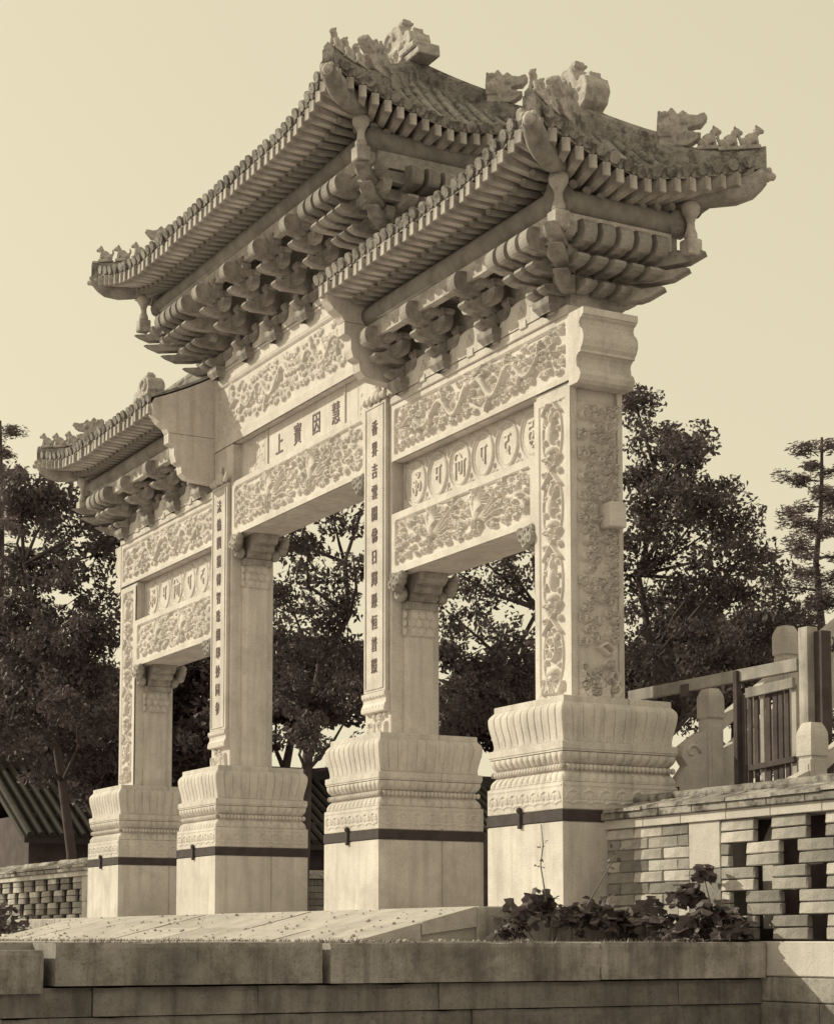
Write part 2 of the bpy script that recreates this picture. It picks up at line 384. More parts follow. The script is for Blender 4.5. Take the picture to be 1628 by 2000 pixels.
# kerb course along the terrace edge (faces +X), stones separated by open joints
ks = [(-9.2, -7.3, 0, -.03), (-7.28, -5.12, -.03, -.045), (-5.055, -3.255, 0, 0), (-3.195, -1.08, .0, -.004), (-1.07, 0.411, .0, 0)]
for i, (a, b, dx, dz) in enumerate(ks):
    o = worn(1.55, 2.145 + dx, a, b, -.545 + dz, ZT - .004 + dz, 60, 8, .016, i * 7.3, 'kerb', 'kerb_stone', terrace)
rr = random.Random(3)
for (z0, z1, xf, off) in ((-.735, -.555, 2.075, 0), (-.98, -.738, 2.07, .5), (-1.3, -.983, 2.06, .2), (-1.72, -1.303, 2.05, .6)):
    y = -9.2 + off
    while y < .40:
        e = min(.423, y + rr.uniform(1.1, 2.0)); worn(1.55, xf + rr.uniform(-.008, .008), y, e - .006, z0, z1, 16, 5, .014, y * 3 + z0, 'footing', 'wall_stone', terrace); y = e
# platform under the archway
pl = MB(); PXR, PXL, PYF = .30, -12.45, -1.0
platform = None
def slab(x0, x1, y0, y1, z0, z1, name='platform_slab', m='platform', c=.012): return part(name, MB().box(x0, x1, y0, y1, z0, z1, c), m, platform)
platform = tag(part('platform', MB().box(PXL + .2, PXR - .25, PYF + .2, 2.3, ZT - .1, -.03), 'platform'), 'low stone platform that carries the archway', None, kind='structure')
xs = [PXL, -10.4, -8.6, -6.7, -4.9, -3.1, -1.4, PXR]
for a, b in zip(xs[:-1], xs[1:]):
    slab(a, b - .008, PYF, -.1, ZT - .1, 0); slab(a, b - .008, -.092, 1.15, ZT - .1, -.004); slab(a, b - .008, 1.158, 2.35, ZT - .1, -.006)
# ramp in front: sloping slabs with open joints
ramp = None
RX0, RX1, RY = -9.6, .30, -2.12
core = MB().prism([(PYF - .002, -.03), (PYF - .002, ZT - .1), (RY, ZT - .1), (RY, ZT - .02)], 'x', RX0 + .05, RX1 - .05)
ramp = tag(part('ramp', core, 'paving'), 'stone slab ramp rising to the archway', None, kind='structure')
rs = [RX0, -8.2, -6.9, -5.3, -4.0, -2.75, -1.25, RX1]
for i, (a, b) in enumerate(zip(rs[:-1], rs[1:])):
    cuts = [0, .45 + .12 * math.sin(i * 2.1), 1.0] if i % 2 == 0 else [0, .62 + .1 * math.cos(i), 1.0]
    for p, q in zip(cuts[:-1], cuts[1:]):
        ya, yb = PYF - .004 + (RY - PYF) * p, PYF - .004 + (RY - PYF) * q + .01; dz = .006 * math.sin(i * 3.3 + p * 5)
        za, zb = -.006 + (ZT - .0) * p + dz, -.006 + ZT * q + dz
        part('paving_slab', MB().prism([(ya, za), (ya, za - .16), (yb, zb - .10), (yb, zb)], 'x', a, b - .012), 'paving', ramp)

# ================================================================== the archway
gate = thing('memorial_archway', (-5.9, .6, 0), 'carved pale marble memorial archway with four pillars and three tiled roofs', 'archway')

def loft(mb, prof, x0, x1, y0, y1, hf=None, nu=2, us=None):
    """square loft; prof = [(inset, z)]; hf(face,u01,k) outward displacement"""
    us = us if us is not None else np.linspace(0, 1, nu)
    for fc in range(4):
        P = np.zeros((len(prof), len(us), 3))
        for k, (ins, z) in enumerate(prof):
            a, b, c, d = x0 + ins, x1 - ins, y0 + ins, y1 - ins
            for i, u in enumerate(us):
                h = hf(fc, u, k) if hf else 0
                e = h if 0 < u < 1 else 0
                if fc == 0: P[k, i] = (a + (b - a) * u, c - h, z)
                elif fc == 1: P[k, i] = (b + h, c + (d - c) * u, z)
                elif fc == 2: P[k, i] = (b - (b - a) * u, d + h, z)
                else: P[k, i] = (a - h, d - (d - c) * u, z)
        mb.grid(P)
    return mb
US = np.array(sorted(set(list(np.linspace(0, 1, 5)) + [.590, .596, .604, .610])))
def joint(fc, u, k): return -.014 if (fc in (1, 3) and .592 < u < .608) else 0.0
def cap(mb, x0, x1, y0, y1, z): mb.add([(x0, y0, z), (x1, y0, z), (x1, y1, z), (x0, y1, z)], [(0, 1, 2, 3)])

def pedestal(i):
    x1 = XP[i]; x0 = x1 - WB; y0, y1 = 0, DB
    mb = MB()
    loft(mb, [(0.004, 0), (0, .01), (0, .715), (.006, .7226)], x0, x1, y0, y1, joint, us=US)
    loft(mb, [(.006, .8283), (0, .835), (0, 1.055), (.02, 1.065), (.06, 1.07)], x0, x1, y0, y1, joint, us=US)
    loft(mb, [(.055, 1.15), (.06, 1.22)], x0, x1, y0, y1)
    loft(mb, [(.05, 1.315), (.012, 1.325), (.012, 1.340), (.005, 1.343), (.005, 1.40), (.03, 1.408)], x0, x1, y0, y1, joint, us=US)
    loft(mb, [(.045, 1.745), (.045, 1.795), (.05, 1.80)], x0, x1, y0, y1, joint, us=US); cap(mb, x0 + .05, x1 - .05, y0 + .05, y1 - .05, 1.80)
    loft(mb, [(.02, .72), (.02, .83)], x0, x1, y0, y1)
    p = part('pedestal', mb, 'marble', gate)
    # fluted cyma
    nf = 11; u = np.array(sorted(set([round((k + f_) / nf, 6) for k in range(nf) for f_ in (0, .045, .1, .25, .5, .75, .9, .955)] + [1.0, .594, .606])))
    prof = []
    for k in range(19):
        t = k / 18; z = 1.408 + .337 * t
        ins = .040 - .040 * (0.5 - 0.5 * math.cos(math.pi * min(1, t / .80))) + (.042 * ((t - .8) / .2) ** 2 if t > .8 else 0)
        prof.append((ins, z))
    def hf(fc, uu, k):
        t = k / 18; ph = (uu * nf) % 1.0; edge = min(ph, 1 - ph)
        a = .011 * min(1, t / .12) * min(1, (1 - t) / .08)
        g_ = -a * math.exp(-(edge / .045) ** 2) + .0015 * math.sin(math.pi * ph) * min(1, t / .12)
        return g_ + joint(fc, uu, k) * (1 if abs(uu - .6) < .006 else 0)
    part('fluted_moulding', loft(MB(), prof, x0, x1, y0, y1, hf, us=u), 'marble', p)
    # lotus bands
    npet = 13; u = np.linspace(0, 1, npet * 8 + 1)
    for (za, zb, up) in ((1.066, 1.158, True), (1.222, 1.318, False)):
        prof = []
        for k in range(11):
            t = k / 10; tt = t if up else 1 - t
            prof.append((.060 - .045 * math.sin(math.pi * min(1, (1 - tt) * 1.25) / 2) ** .8, za + (zb - za) * t))
        def hl(fc, uu, k):
            t = k / 10; tt = (1 - t) if up else t     # tt: 0 at bead side? 1 at outer side
            ph = (uu * npet) % 1.0; e = abs(ph - .5) * 2
            return .024 * (math.sqrt(max(0, 1 - e ** 2.2)) - .7) * math.sin(math.pi * (t * .86 + .07)) - (.012 if .28 < e < .42 and .25 < t < .75 else 0)
        part('lotus_band', loft(MB(), prof, x0, x1, y0, y1, hl, us=u), 'marble', p, True)
    bd = MB(); nb = 25
    for k in range(nb + 1):
        t = k / nb; q = .040; xx = x0 + q + (x1 - x0 - 2 * q) * t; yy = y0 + q + (y1 - y0 - 2 * q) * t
        for c in ((xx, y0 + q, 1.19), (x1 - q, yy, 1.19), (x0 + q, yy, 1.19)): bd.ball(c, .025, 8, 6, (1, 1, 1.12))
    b = part('bead_row', bd, 'marble', p, True); b['kind'] = 'stuff'
    # ruyi scroll fascia
    for fc in (0, 1):
        wd = WB if fc == 0 else DB
        R_ = Relief(wd - .04, .20, .0065); n = 7
        for k in range(n):
            cx = (k + .5) * R_.w / n; r = .038
            R_.stroke([(cx - .075, .05), (cx - .03, .045), (cx, .03), (cx + .03, .045), (cx + .075, .05)], .010, .010, .010)
            R_.curl(cx - .033, .088, r * .9, .013, 1, 0); R_.curl(cx + .033, .088, r * .9, .013, -1, 3.14)
            R_.stroke([(cx - .07, .075), (cx - .055, .125), (cx, .150), (cx + .055, .125), (cx + .07, .075)], .009, .009, .013)
        R_.stroke([(0, .185), (R_.w, .185)], .005, .005, .008); R_.smooth(1)
        R_.H -= .002
        if fc == 0: R_.build('scroll_frieze', (x0 + .02, -.0025, .845), (1, 0, 0), (0, 0, 1), (0, -1, 0), 'marble', p)
        else: R_.build('scroll_frieze', (x1 + .0025, .02, .845), (0, 1, 0), (0, 0, 1), (1, 0, 0), 'marble', p)
    # iron strap with its pin
    ib = MB(); loft(ib, [(.0, .728), (-.006, .732), (-.006, .818), (.0, .822)], x0, x1, y0, y1)
    s_ = part('iron_strap', ib, 'iron', p)
    pn = MB(); xm = x0 + WB * .46
    pn.box(xm - .022, xm + .022, -.03, 0, .69, .845, .006); pn.ball((xm, -.02, .85), .028, 8, 6)
    part('strap_pin', pn, 'iron', s_)
    return p
PED = [pedestal(i) for i in range(4)]

# ---------------------------------------------------------------- pillars
CH_R = '香界吉雲開佛日輝懸恒普照'; CH_L = '法輪圓鏡轉智珠朗印妙同參'
def glyph(ch, size, parent, loc, m='dark_glyph', depth=.012, name='character', sx=1.0, bold=.012):
    c = bpy.data.curves.new('glyph', 'FONT'); c.body = ch; c.size = size; c.extrude = depth; c.offset = bold * size; c.align_x = 'CENTER'; c.align_y = 'CENTER'
    o = bpy.data.objects.new('tmp', c); COL.objects.link(o)
    me = bpy.data.meshes.new_from_object(o.evaluated_get(bpy.context.evaluated_depsgraph_get())); bpy.data.objects.remove(o)
    me.materials.clear(); me.materials.append(M[m])
    co = np.zeros(len(me.vertices) * 3); me.vertices.foreach_get('co', co); co = co.reshape(-1, 3)
    if len(co):
        mid = (co.max(0) + co.min(0)) / 2; co -= mid; co[:, 0] *= sx; me.vertices.foreach_set('co', co.ravel()); me.update()
    me.name = 'character'
    return put(name, me, parent, T(*loc, rx=math.pi / 2))

def emblem_panel(p, i):
    x0 = PX0[i]; R_ = Relief(PWX, 2.77 if i == 3 else 2.80, .0062 if i == 3 else .009); cx = R_.w / 2; A = .052
    n = 4
    for k in range(n):
        cy = .42 + k * .66; rx, ry = .155, .30
        a = np.linspace(0, 2 * np.pi, 40); R_.stroke(np.stack([cx + rx * np.cos(a), cy + ry * np.sin(a)], 1), .009, .009, .020)
        if k == 0:
            aa = np.linspace(0, 2 * np.pi, 30)
            R_.stroke(np.stack([cx + .078 * np.cos(aa), cy + .06 + .10 * np.sin(aa)], 1), .017, .017, A)
            for q in range(8): an = q * math.pi / 4; R_.stroke([(cx, cy + .06), (cx + .07 * math.cos(an), cy + .06 + .09 * math.sin(an))], .011, .016, A)
        else:
            R_.dome(cx + .005, cy + .02, .06, .11, A * 1.2); R_.dome(cx, cy + .15, .03, .07, A)
            for q in range(6): R_.stroke([(cx, cy), (cx + RNG.uniform(-.1, .1), cy + RNG.uniform(-.05, .2))], .014, .008, A)
        R_.dome(cx, cy - .15, .085, .045, A * 1.3); R_.dome(cx, cy - .205, .06, .028, A * 1.2)
        for q in range(10):
            an = q * .63 + .2; R_.curl(cx + .115 * math.cos(an), cy + .23 * math.sin(an), .030, A * .9, 1 if q % 2 else -1)
        # crossing ribbons between the ovals
        yb = cy + .33
        for sg in (-1, 1):
            R_.stroke([(cx - sg * .13, yb - .13), (cx, yb), (cx + sg * .13, yb + .13)], .016, .012, A)
            R_.curl(cx + sg * .12, yb - .01, .034, A, sg); R_.curl(cx - sg * .085, yb + .10, .028, A, -sg); R_.curl(cx + sg * .06, yb + .06, .025, A, -sg)
    for q in range(26):
        x = RNG.uniform(.10, R_.w - .10); y = RNG.uniform(.02, .14); R_.stroke([(x, y), (x + RNG.uniform(-.06, .06), y + .08)], .014, .007, A)
    R_.smooth(1); R_.frame(.075, .012, .0)
    return R_.build('emblem_relief', (x0, Y0 - .004, HB + .003), (1, 0, 0), (0, 0, 1), (0, -1, 0), 'relief', p)

def cloud_panel(p):
    R_ = Relief(.43, 2.64, .0065); R_.spir = .30; A = .082
    y = .52; row = 0
    for q in range(26):
        x = RNG.uniform(.02, .41); R_.stroke([(x, 0), (x + RNG.uniform(-.08, .08), .12), (x + RNG.uniform(-.1, .1), RNG.uniform(.2, .40) * (.6 + abs(x - .2) * 2))], .022, .010, A)
    for q in range(16): R_.curl(RNG.uniform(.04, .39), RNG.uniform(.05, .33), RNG.uniform(.03, .045), A, RNG.choice([-1, 1]))
    R_.stroke([(.3, .40), (.2, .46), (.28, .50), (.36, .44), (.33, .40)], .018, .012, A)
    while y < 2.60:
        if row % 2 == 0: xs_ = [(.08, -1), (.22, 1), (.36, 1)]
        else: xs_ = [(.14, 1), (.30, -1), (.40, 1)]
        for x, sg in xs_:
            r = RNG.uniform(.036, .052); x = x + RNG.uniform(-.03, .03); yy = y + RNG.uniform(-.02, .02)
            R_.cloud(x, yy, r, A * RNG.uniform(.9, 1.15), sg if RNG.random() < .7 else -sg, .95)
        y += RNG.uniform(.082, .100); row += 1
    R_.H[:, :2] = 0; R_.H[:, -2:] = 0; R_.H[:2] = 0; R_.H[-2:] = 0
    R_.H -= .024
    return R_.build('cloud_relief', (PX1[3] + .003, Y0 + .07, HB + .02), (0, 1, 0), (0, 0, 1), (1, 0, 0), 'relief', p)

PIL = []
for i in range(4):
    zt = 4.63 if i in (0, 3) else 5.795
    mb = MB()
    if i == 3:   # end face with a sunk field for the cloud carving
        mb.box(PX0[i], PX1[i] - .04, Y0 + .02, Y1 - .005, HB - .01, zt)
        mb.box(PX1[i] - .04, PX1[i], Y0, Y0 + .068, HB, zt - .02, .004); mb.box(PX1[i] - .04, PX1[i], Y1 - .055, Y1, HB, zt - .02, .004)
    else: mb.box(PX0[i] + .002, PX1[i], Y0 + (.02 if i in (0, 3) else 0), Y1, HB - .01, zt, .008)
    p = part('pillar', mb, 'marble', gate); PIL.append(p)
    if i in (0, 3): emblem_panel(p, i)
    if i == 3:
        cloud_panel(p)
        part('beam_stub', MB().box(PX1[3] - .02, PX1[3] + .165, .63, .80, 3.33, 3.555, .012), 'marble', p)
    # inner jambs with a scale collar
    for sd in (-1, 1):
        if (i == 0 and sd < 0) or (i == 3 and sd > 0): continue
        bay = 'c' if (i == 1 and sd > 0) or (i == 2 and sd < 0) else 's'
        zl = 4.632 if bay == 'c' else 3.452
        xa = PX1[i] if sd > 0 else PX0[i]
        t = .075; ya, yb = .455, .80; c = .05
        poly = [(xa, ya), (xa + sd * .02, ya), (xa + sd * t, ya + c), (xa + sd * t, yb - c), (xa + sd * .02, yb), (xa, yb)]
        zj = zl - .62
        part('jamb', MB().prism(poly, 'z', HB, zj, flip=sd < 0), 'marble', p)
        # collar: three rows of scroll scales
        e = .018; poly2 = [(xa, ya - e), (xa + sd * (.02), ya - e), (xa + sd * (t + e), ya + c - e * .3), (xa + sd * (t + e), yb - c + e * .3), (xa + sd * .02, yb + e), (xa, yb + e)]
        mb = MB().prism(poly2, 'z', zj, zj + .27, flip=sd < 0)
        for rw in range(3):
            z = zj + .045 + rw * .085; n = 4 if rw % 2 else 3
            for k in range(n):
                yy = ya + .05 + (yb - ya - .1) * (k + (.5 if n == 3 else .02)) / (3)
                mb.ball((xa + sd * (t + e), yy, z), .048, 9, 6, (.45, 1, .95))
                mb.ball((xa + sd * (t + e + .014), yy, z + .006), .020, 7, 5, (.7, 1, 1))
            mb.ball((xa + sd * (.045), ya - .005, z), .046, 9, 6, (.9, .5, .95))
        for k in range(10): mb.ball((xa + sd * (t + e), ya + c + (yb - ya - 2 * c) * k / 9, zj + .012), .018, 6, 4, (.8, 1, 1.1))
        part('scale_collar', mb, 'marble', p, True)
        # neck and sparrow brace under the lintel
        zb = zj + .27
        mb = MB().box(min(xa, xa + sd * .105), max(xa, xa + sd * .105), .44, .815, zb, zb + .085, .01)
        prof = [(0, zb + .085), (.11, zb + .085), (.15, zb + .12), (.145, zb + .155), (.20, zb + .165), (.235, zb + .205), (.235, zb + .235), (.30, zb + .245), (.345, zb + .285), (.35, zl - .002), (0, zl - .002)]
        mb.prism([(xa + sd * a, b) for a, b in prof], 'y', .47, .785, flip=sd > 0)
        br = part('sparrow_brace', mb, 'bracket', p)
        for fy, dy in ((.47, -1), (.785, 1)):
            sc = MB()
            for (a, b, r) in ((.07, .15, .062), (.13, .215, .058), (.05, .245, .055), (.19, .275, .055), (.115, .305, .048), (.235, .315, .042), (.045, .33, .035)):
                r *= 1.28; y = fy + dy * (.075 + .07 * (b > .2)); z = zb + b
                sc.ball((xa + sd * a, y, z), r, 10, 7, (1, .85, 1)); sc.tube([(xa + sd * (a + r * .62 * math.cos(q)), y + dy * (r * .58), z + r * .62 * math.sin(q)) for q in np.linspace(0, 5.2, 10)], .011, 5)
                sc.ball((xa + sd * a, y + dy * r * .7, z), r * .3, 7, 5)
            sc.tube([(xa + sd * .03, fy, zb + .10), (xa + sd * .07, fy + dy * .07, zb + .12), (xa + sd * .15, fy + dy * .09, zb + .18)], [.03, .03, .02], 7)
            part('scroll_cluster', sc, 'bracket', br, True)

# couplet plaques on the two middle pillars
for i, chars in ((1, CH_L), (2, CH_R)):
    p = PIL[i]; xa, xb = PX0[i] + .04, PX1[i] - .05; za, zb = 2.275, 5.32; t = .045
    pm = MB().box(xa, xb, Y0 - t, Y0 + .001, za, zb, .008)
    pq = part('couplet_plaque', pm, 'marble', p)
    fr = MB()
    for (a, b, c, d) in ((xa + .045, xa + .057, za + .03, zb - .03), (xb - .057, xb - .045, za + .03, zb - .03)): fr.box(a, b, Y0 - t - .010, Y0 - t + .001, c, d, .003)
    for z in (za + .03, zb - .042): fr.box(xa + .0575, xb - .0575, Y0 - t - .010, Y0 - t + .001, z, z + .012, .003)
    part('frame', fr, 'marble', pq)
    n = 12; xm = (xa + xb) / 2
    for k, ch in enumerate(chars):
        z = 5.06 - k * 2.51 / (n - 1); glyph(ch, .165, pq, (xm, Y0 - t - .004, z), 'dark_glyph', .006, sx=.80, bold=0)
    # lotus leaf canopy and base
    cn = MB()
    for k in range(5): cn.ball((xa + (xb - xa) * (k + .5) / 5, Y0 - t - .01, zb + .045), .05, 9, 6, (.9, .8, 1.1 if k % 2 else .85))
    cn.ball((xm, Y0 - t + .01, zb + .10), .07, 10, 7, (1.2, .6, .9)); cn.ball((xm, Y0 - .03, zb + .20), .035, 8, 6, (.8, .6, 1.5))
    cn.tube([(xb - .02, Y0 - t - .02, zb + .01), (xb + .03, Y0 - t - .03, zb + .06), (xb + .02, Y0 - t - .02, zb + .12)], [.022, .028, .01], 8)
    part('lotus_canopy', cn, 'relief', p, True)
    bs = MB()
    prof = [(t, za), (t + .022, za - .012), (t + .018, za - .05), (t - .002, za - .075), (t - .002, za - .11), (t + .016, za - .14), (t + .026, za - .18), (t + .022, za - .205), (t - .01, za - .212)]
    bs.prism([(Y0, za)] + [(Y0 - a, b) for a, b in prof] + [(Y0, za - .212)], 'x', xa - .008, xb + .008)
    for k in range(7): bs.ball((xa + (xb - xa) * (k + .5) / 7, Y0 - t - .014, za - .04), .018, 7, 5, (1, .6, 1.3)); bs.ball((xa + (xb - xa) * (k + .5) / 7, Y0 - t - .014, za - .165), .018, 7, 5, (1, .8, 1.4))
    part('plaque_base', bs, 'relief', p)
    R_ = Relief(xb - xa + .06, .27, .008)
    for q in range(16): R_.curl(RNG.uniform(.06, R_.w - .06), RNG.uniform(.06, .24), RNG.uniform(.025, .04), .05, RNG.choice([-1, 1]))
    for q in range(14):
        x = RNG.uniform(.05, R_.w - .05); R_.stroke([(x, .02), (x + RNG.uniform(-.05, .05), .15)], .022, .01, .04)
    R_.smooth(1); R_.build('rock_and_wave_relief', (xa - .03, Y0 - .003, HB + .004), (1, 0, 0), (0, 0, 1), (0, -1, 0), 'relief', p)

# ---------------------------------------------------------------- lintels
def rface(name, x0, x1, z0, z1, res, motif, parent, A=.060):
    R_ = Relief(x1 - x0, z1 - z0, res); W_, H_ = R_.w, R_.h
    if motif == 'dragon':
        R_.dragon(.25, W_ * .47, H_ * .5, H_ * .21, A * 1.15, 1, 2.2); R_.dragon(W_ * .53, W_ - .25, H_ * .5, H_ * .21, A * 1.15, -1, 2.2)
        R_.dome(W_ / 2, H_ * .5, .06, .06, A * 1.3); R_.curl(W_ / 2, H_ * .5, .05, A * 1.4)
        R_.fill(.08, W_ - .08, .07, H_ - .06, .044, A, int(W_ * 34), .7, .45)
    else:
        k = H_ / .63
        R_.phoenix(W_ * .30, H_ * .52, .82 * k, A * 1.1, -1); R_.phoenix(W_ * .62, H_ * .48, .85 * k, A * 1.1, -1)
        R_.fill(.09, W_ - .09, .08, H_ - .08, .046, A, int(W_ * 32), .7, .42)
    R_.smooth(1); R_.frame(.075 if motif != 'dragon' else .055, .030, .03)
    return R_.build(name, (x0, Y0 - .004, z0), (1, 0, 0), (0, 0, 1), (0, -1, 0), 'relief', parent)
def lintel(x0, x1, z0, z1, yb=None, rx=None):
    return part('lintel', MB().box(x0, x1, Y0 + .034, yb or Y1 - .01, z0 + .002, z1 - .002, .01), 'marble', gate)
RES = {'r': .0068, 'c': .0085, 'l': .0105}
for bay, (x0, x1), ux0, ux1 in (('r', (PX1[2], PX0[3]), PX1[2], PX1[3]), ('l', (PX1[0], PX0[1]), PX0[0], PX0[1])):
    l1 = lintel(x0, x1, 3.452, 4.083); rface('phoenix_relief', x0, x1, 3.452, 4.083, RES[bay], 'phoenix', l1)
    u = lintel(ux0, ux1, 4.634, 5.2265); rface('dragon_relief', ux0, ux1, 4.634, 5.2265, RES[bay], 'dragon', u)
    # mantra panel with six roundels
    pn = part('mantra_panel', MB().box(x0, x1, Y0 + .15, Y1 - .15, 4.083, 4.634), 'marble', gate)
    fr = MB(); m_ = .045; yp = Y0 + .15
    fr.box(x0, x0 + m_, yp - .022, yp, 4.083, 4.634, .004); fr.box(x1 - m_, x1, yp - .022, yp, 4.083, 4.634, .004)
    fr.box(x0 + m_, x1 - m_, yp - .022, yp, 4.0831, 4.113, .004)
    part('panel_frame', fr, 'marble', pn)
    R_ = Relief(x1 - x0 - 2 * m_, .50, RES[bay]); n = 6; A = .024; pit = R_.w / n
    for k in range(n):
        cx = (k + .5) * pit; a = np.linspace(0, 2 * np.pi, 60)
        R_.stroke(np.stack([cx + .196 * np.cos(a), .25 + .222 * np.sin(a)], 1), .011, .011, A)
        R_.stroke(np.stack([cx + .165 * np.cos(a), .25 + .188 * np.sin(a)], 1), .006, .006, A * .7)
    for k in range(n + 1):
        cx = k * pit
        for sy in (.05, .45):
            for q in (-1, 0, 1): R_.curl(cx + q * .035, sy - (abs(q) * .02 if sy < .2 else -abs(q) * .02), .03, A * 1.3, q or 1)
            R_.stroke([(cx, sy), (cx, sy + (.07 if sy < .2 else -.07))], .012, .006, A * 1.2)
    R_.smooth(1); R_.build('roundel_relief', (x0 + m_, yp - .003, 4.118), (1, 0, 0), (0, 0, 1), (0, -1, 0), 'relief', pn)
    for k, ch in enumerate(('ॐ', 'म', 'िण', 'प', 'द', 'हू')):
        glyph(ch, .30, pn, (x0 + m_ + (k + .5) * pit, yp - .008, 4.368), 'relief', .010, 'mantra_letter', .75, -.004)
# centre bay
x0, x1 = PX1[1], PX0[2]
l1 = lintel(x0, x1, 4.632, 5.303); rface('phoenix_relief', x0, x1, 4.632, 5.303, RES['c'], 'phoenix', l1)
u = lintel(PX0[1], PX1[2], 5.798, 6.74)
R_ = Relief(PX1[2] - PX0[1], .94, .0088); W_ = R_.w
R_.dragon(.5, W_ * .46, .46, .14, .052, 1, 2.5); R_.dragon(W_ * .54, W_ - .5, .46, .14, .052, -1, 2.5)
R_.fill(.42, W_ - .42, .16, .76, .045, .046, 140, .7, .45)
for e in (0.06, W_ - .38):
    for q in range(15): R_.curl(e + RNG.uniform(.05, .27), RNG.uniform(.2, .72), RNG.uniform(.025, .04), .032, RNG.choice([-1, 1]))
R_.smooth(1)
for xx in (.40, W_ - .40): R_.H[:, np.abs(R_.u - xx) < .012] = .012
X = np.minimum(R_.u, R_.w - R_.u)[None]; Y = R_.v[:, None]
R_.H = np.where((X > .05) & (Y > .12) & (Y < .79), R_.H - .03, 0)
R_.H += np.where(Y > .815, .010, 0) * (X > -1)
R_.build('dragon_relief', (PX0[1], Y0 - .004, 5.798), (1, 0, 0), (0, 0, 1), (0, -1, 0), 'relief', u)
tb = part('tablet', MB().box(x0, x1, Y0 + .12, Y1 - .15, 5.303, 5.798), 'marble', gate)
yp = Y0 + .12
R_ = Relief(x1 - x0, .49, .009)
for xa in (.10, .42, R_.w - .84, R_.w - .42):
    ww = .28 if xa != .10 and xa < R_.w - .5 else .30
    if xa > R_.w - .9 and xa < R_.w - .5: continue
    for q in range(13): R_.curl(xa + RNG.uniform(.04, ww - .04), RNG.uniform(.06, .43), RNG.uniform(.022, .035), .018, RNG.choice([-1, 1]))
    for xx in (xa, xa + ww): R_.stroke([(xx, .02), (xx, .47)], .008, .008, .012)
R_.smooth(1); R_.build('tablet_relief', (x0, yp - .003, 5.306), (1, 0, 0), (0, 0, 1), (0, -1, 0), 'relief', tb)
for xx in (x0 + .80, x1 - .72): part('tablet_frame', MB().box(xx - .012, xx + .012, yp - .02, yp, 5.303, 5.798, .004), 'marble', tb)
for k, ch in enumerate('上寳因慧'): glyph(ch, .27, tb, (x0 + 1.12 + k * .50, yp - .006, 5.55), 'dark_glyph', .006, bold=0, sx=.8)

# lintel ends: scalloped end moulding over the outer pillars
for sgn, xe in ((1, PX1[3]), (-1, PX0[0])):
    pr = [(0, 4.575), (.13, 4.576), (.165, 4.60), (.185, 4.645), (.165, 4.69), (.135, 4.715), (.125, 4.72), (.125, 4.745), (.115, 4.775), (.125, 4.81), (.155, 4.835), (.185, 4.84), (.185, 4.862), (.215, 4.89), (.235, 4.94), (.235, 4.985), (.215, 5.03), (.19, 5.055), (.175, 5.057), (.175, 5.08), (.165, 5.10), (.18, 5.135), (.215, 5.15), (.215, 5.162), (.235, 5.165), (.235, 5.2265), (0, 5.2265)]
    m_ = MB().prism([(xe + sgn * (a - .0), b) for a, b in pr], 'y', Y0 - .012, Y1 + .012, flip=sgn > 0)
    part('end_moulding', m_, 'marble', gate)
# ================================================================== bracket zones
def arc(cx, cy, r, a0, a1, n): return [(cx + r * math.cos(a0 + (a1 - a0) * k / n), cy + r * math.sin(a0 + (a1 - a0) * k / n)) for k in range(n + 1)]
def beak(yt, zb, h=.165, root=.05, th=.12, scoop=.15):
    """arm profile in (outward, z); outward tip at yt, extruded over +-th/2 along x; outward is -y"""
    pts = [(-root, zb), (yt - .10, zb), (yt - .03, zb + .02), (yt, zb + .045), (yt - .012, zb + .075)]
    for k in range(6):
        a = k / 5; pts.append((yt - .035 - scoop * .9 * math.sin(a * math.pi / 2), zb + .078 + (h - .078) * (1 - math.cos(a * math.pi / 2))))
    pts.append((-root, zb + h))
    return MB().prism([(-a, b) for a, b in pts], 'x', -th / 2, th / 2)
def headp(yt, zb, h=.21, root=.05, th=.13):
    pts = [(-root, zb), (yt - .16, zb), (yt - .10, zb + .015)] + [(yt - .065 + .065 * math.cos(a), zb + h * .52 + h * .46 * math.sin(a)) for a in np.linspace(-1.25, 1.25, 8)] + [(yt - .10, zb + h), (-root, zb + h)]
    return MB().prism([(-a, b) for a, b in pts], 'x', -th / 2, th / 2)
def angp(yt, zb, h=.12, root=.05, th=.13):
    """long pointed slanting arm for the corners"""
    pts = [(-root, zb), (yt * .55, zb - .01), (yt - .10, zb + .01), (yt + .05, zb + .085), (yt + .02, zb + .10), (yt - .16, zb + .09), (yt - .24, zb + .13), (-root, zb + h + .03)]
    return MB().prism([(-a, b) for a, b in pts], 'x', -th / 2, th / 2)
def cross(Ln, y, z, th=.10, h=.115):
    pts = [(-Ln / 2, z + h)] + [(-Ln / 2 + .085 - .085 * math.cos(a), z + .085 - .085 * math.sin(a) + 0.0) for a in np.linspace(0, math.pi / 2, 5)] + [(Ln / 2 - .085 + .085 * math.sin(a), z + .085 - .085 * math.cos(a)) for a in np.linspace(0, math.pi / 2, 5)] + [(Ln / 2, z + h)]
    return MB().prism(pts, 'y', y - th / 2, y + th / 2)
def dou(w=.135, h=.075):
    mb = MB(); a = w / 2; b = a * .68
    loft(mb, [(a - b, 0), (a - b * 1.03, h * .08), (0.004, h * .45), (0, h * .5), (0, h)], -a, a, -a, a)
    cap(mb, -a, a, -a, a, h); return mb
DOU = dou().mesh('bearing_block', 'bracket'); BIG = dou(.27, .13).mesh('base_block', 'bracket')
def tiers(kind):
    if kind == 's': return [('b', .25, .185), ('b', .42, .335), ('h', .53, .475)]
    return [('b', .27, .075), ('b', .50, .265), ('b', .68, .42), ('h', .78, .565)]
PROTO = {}
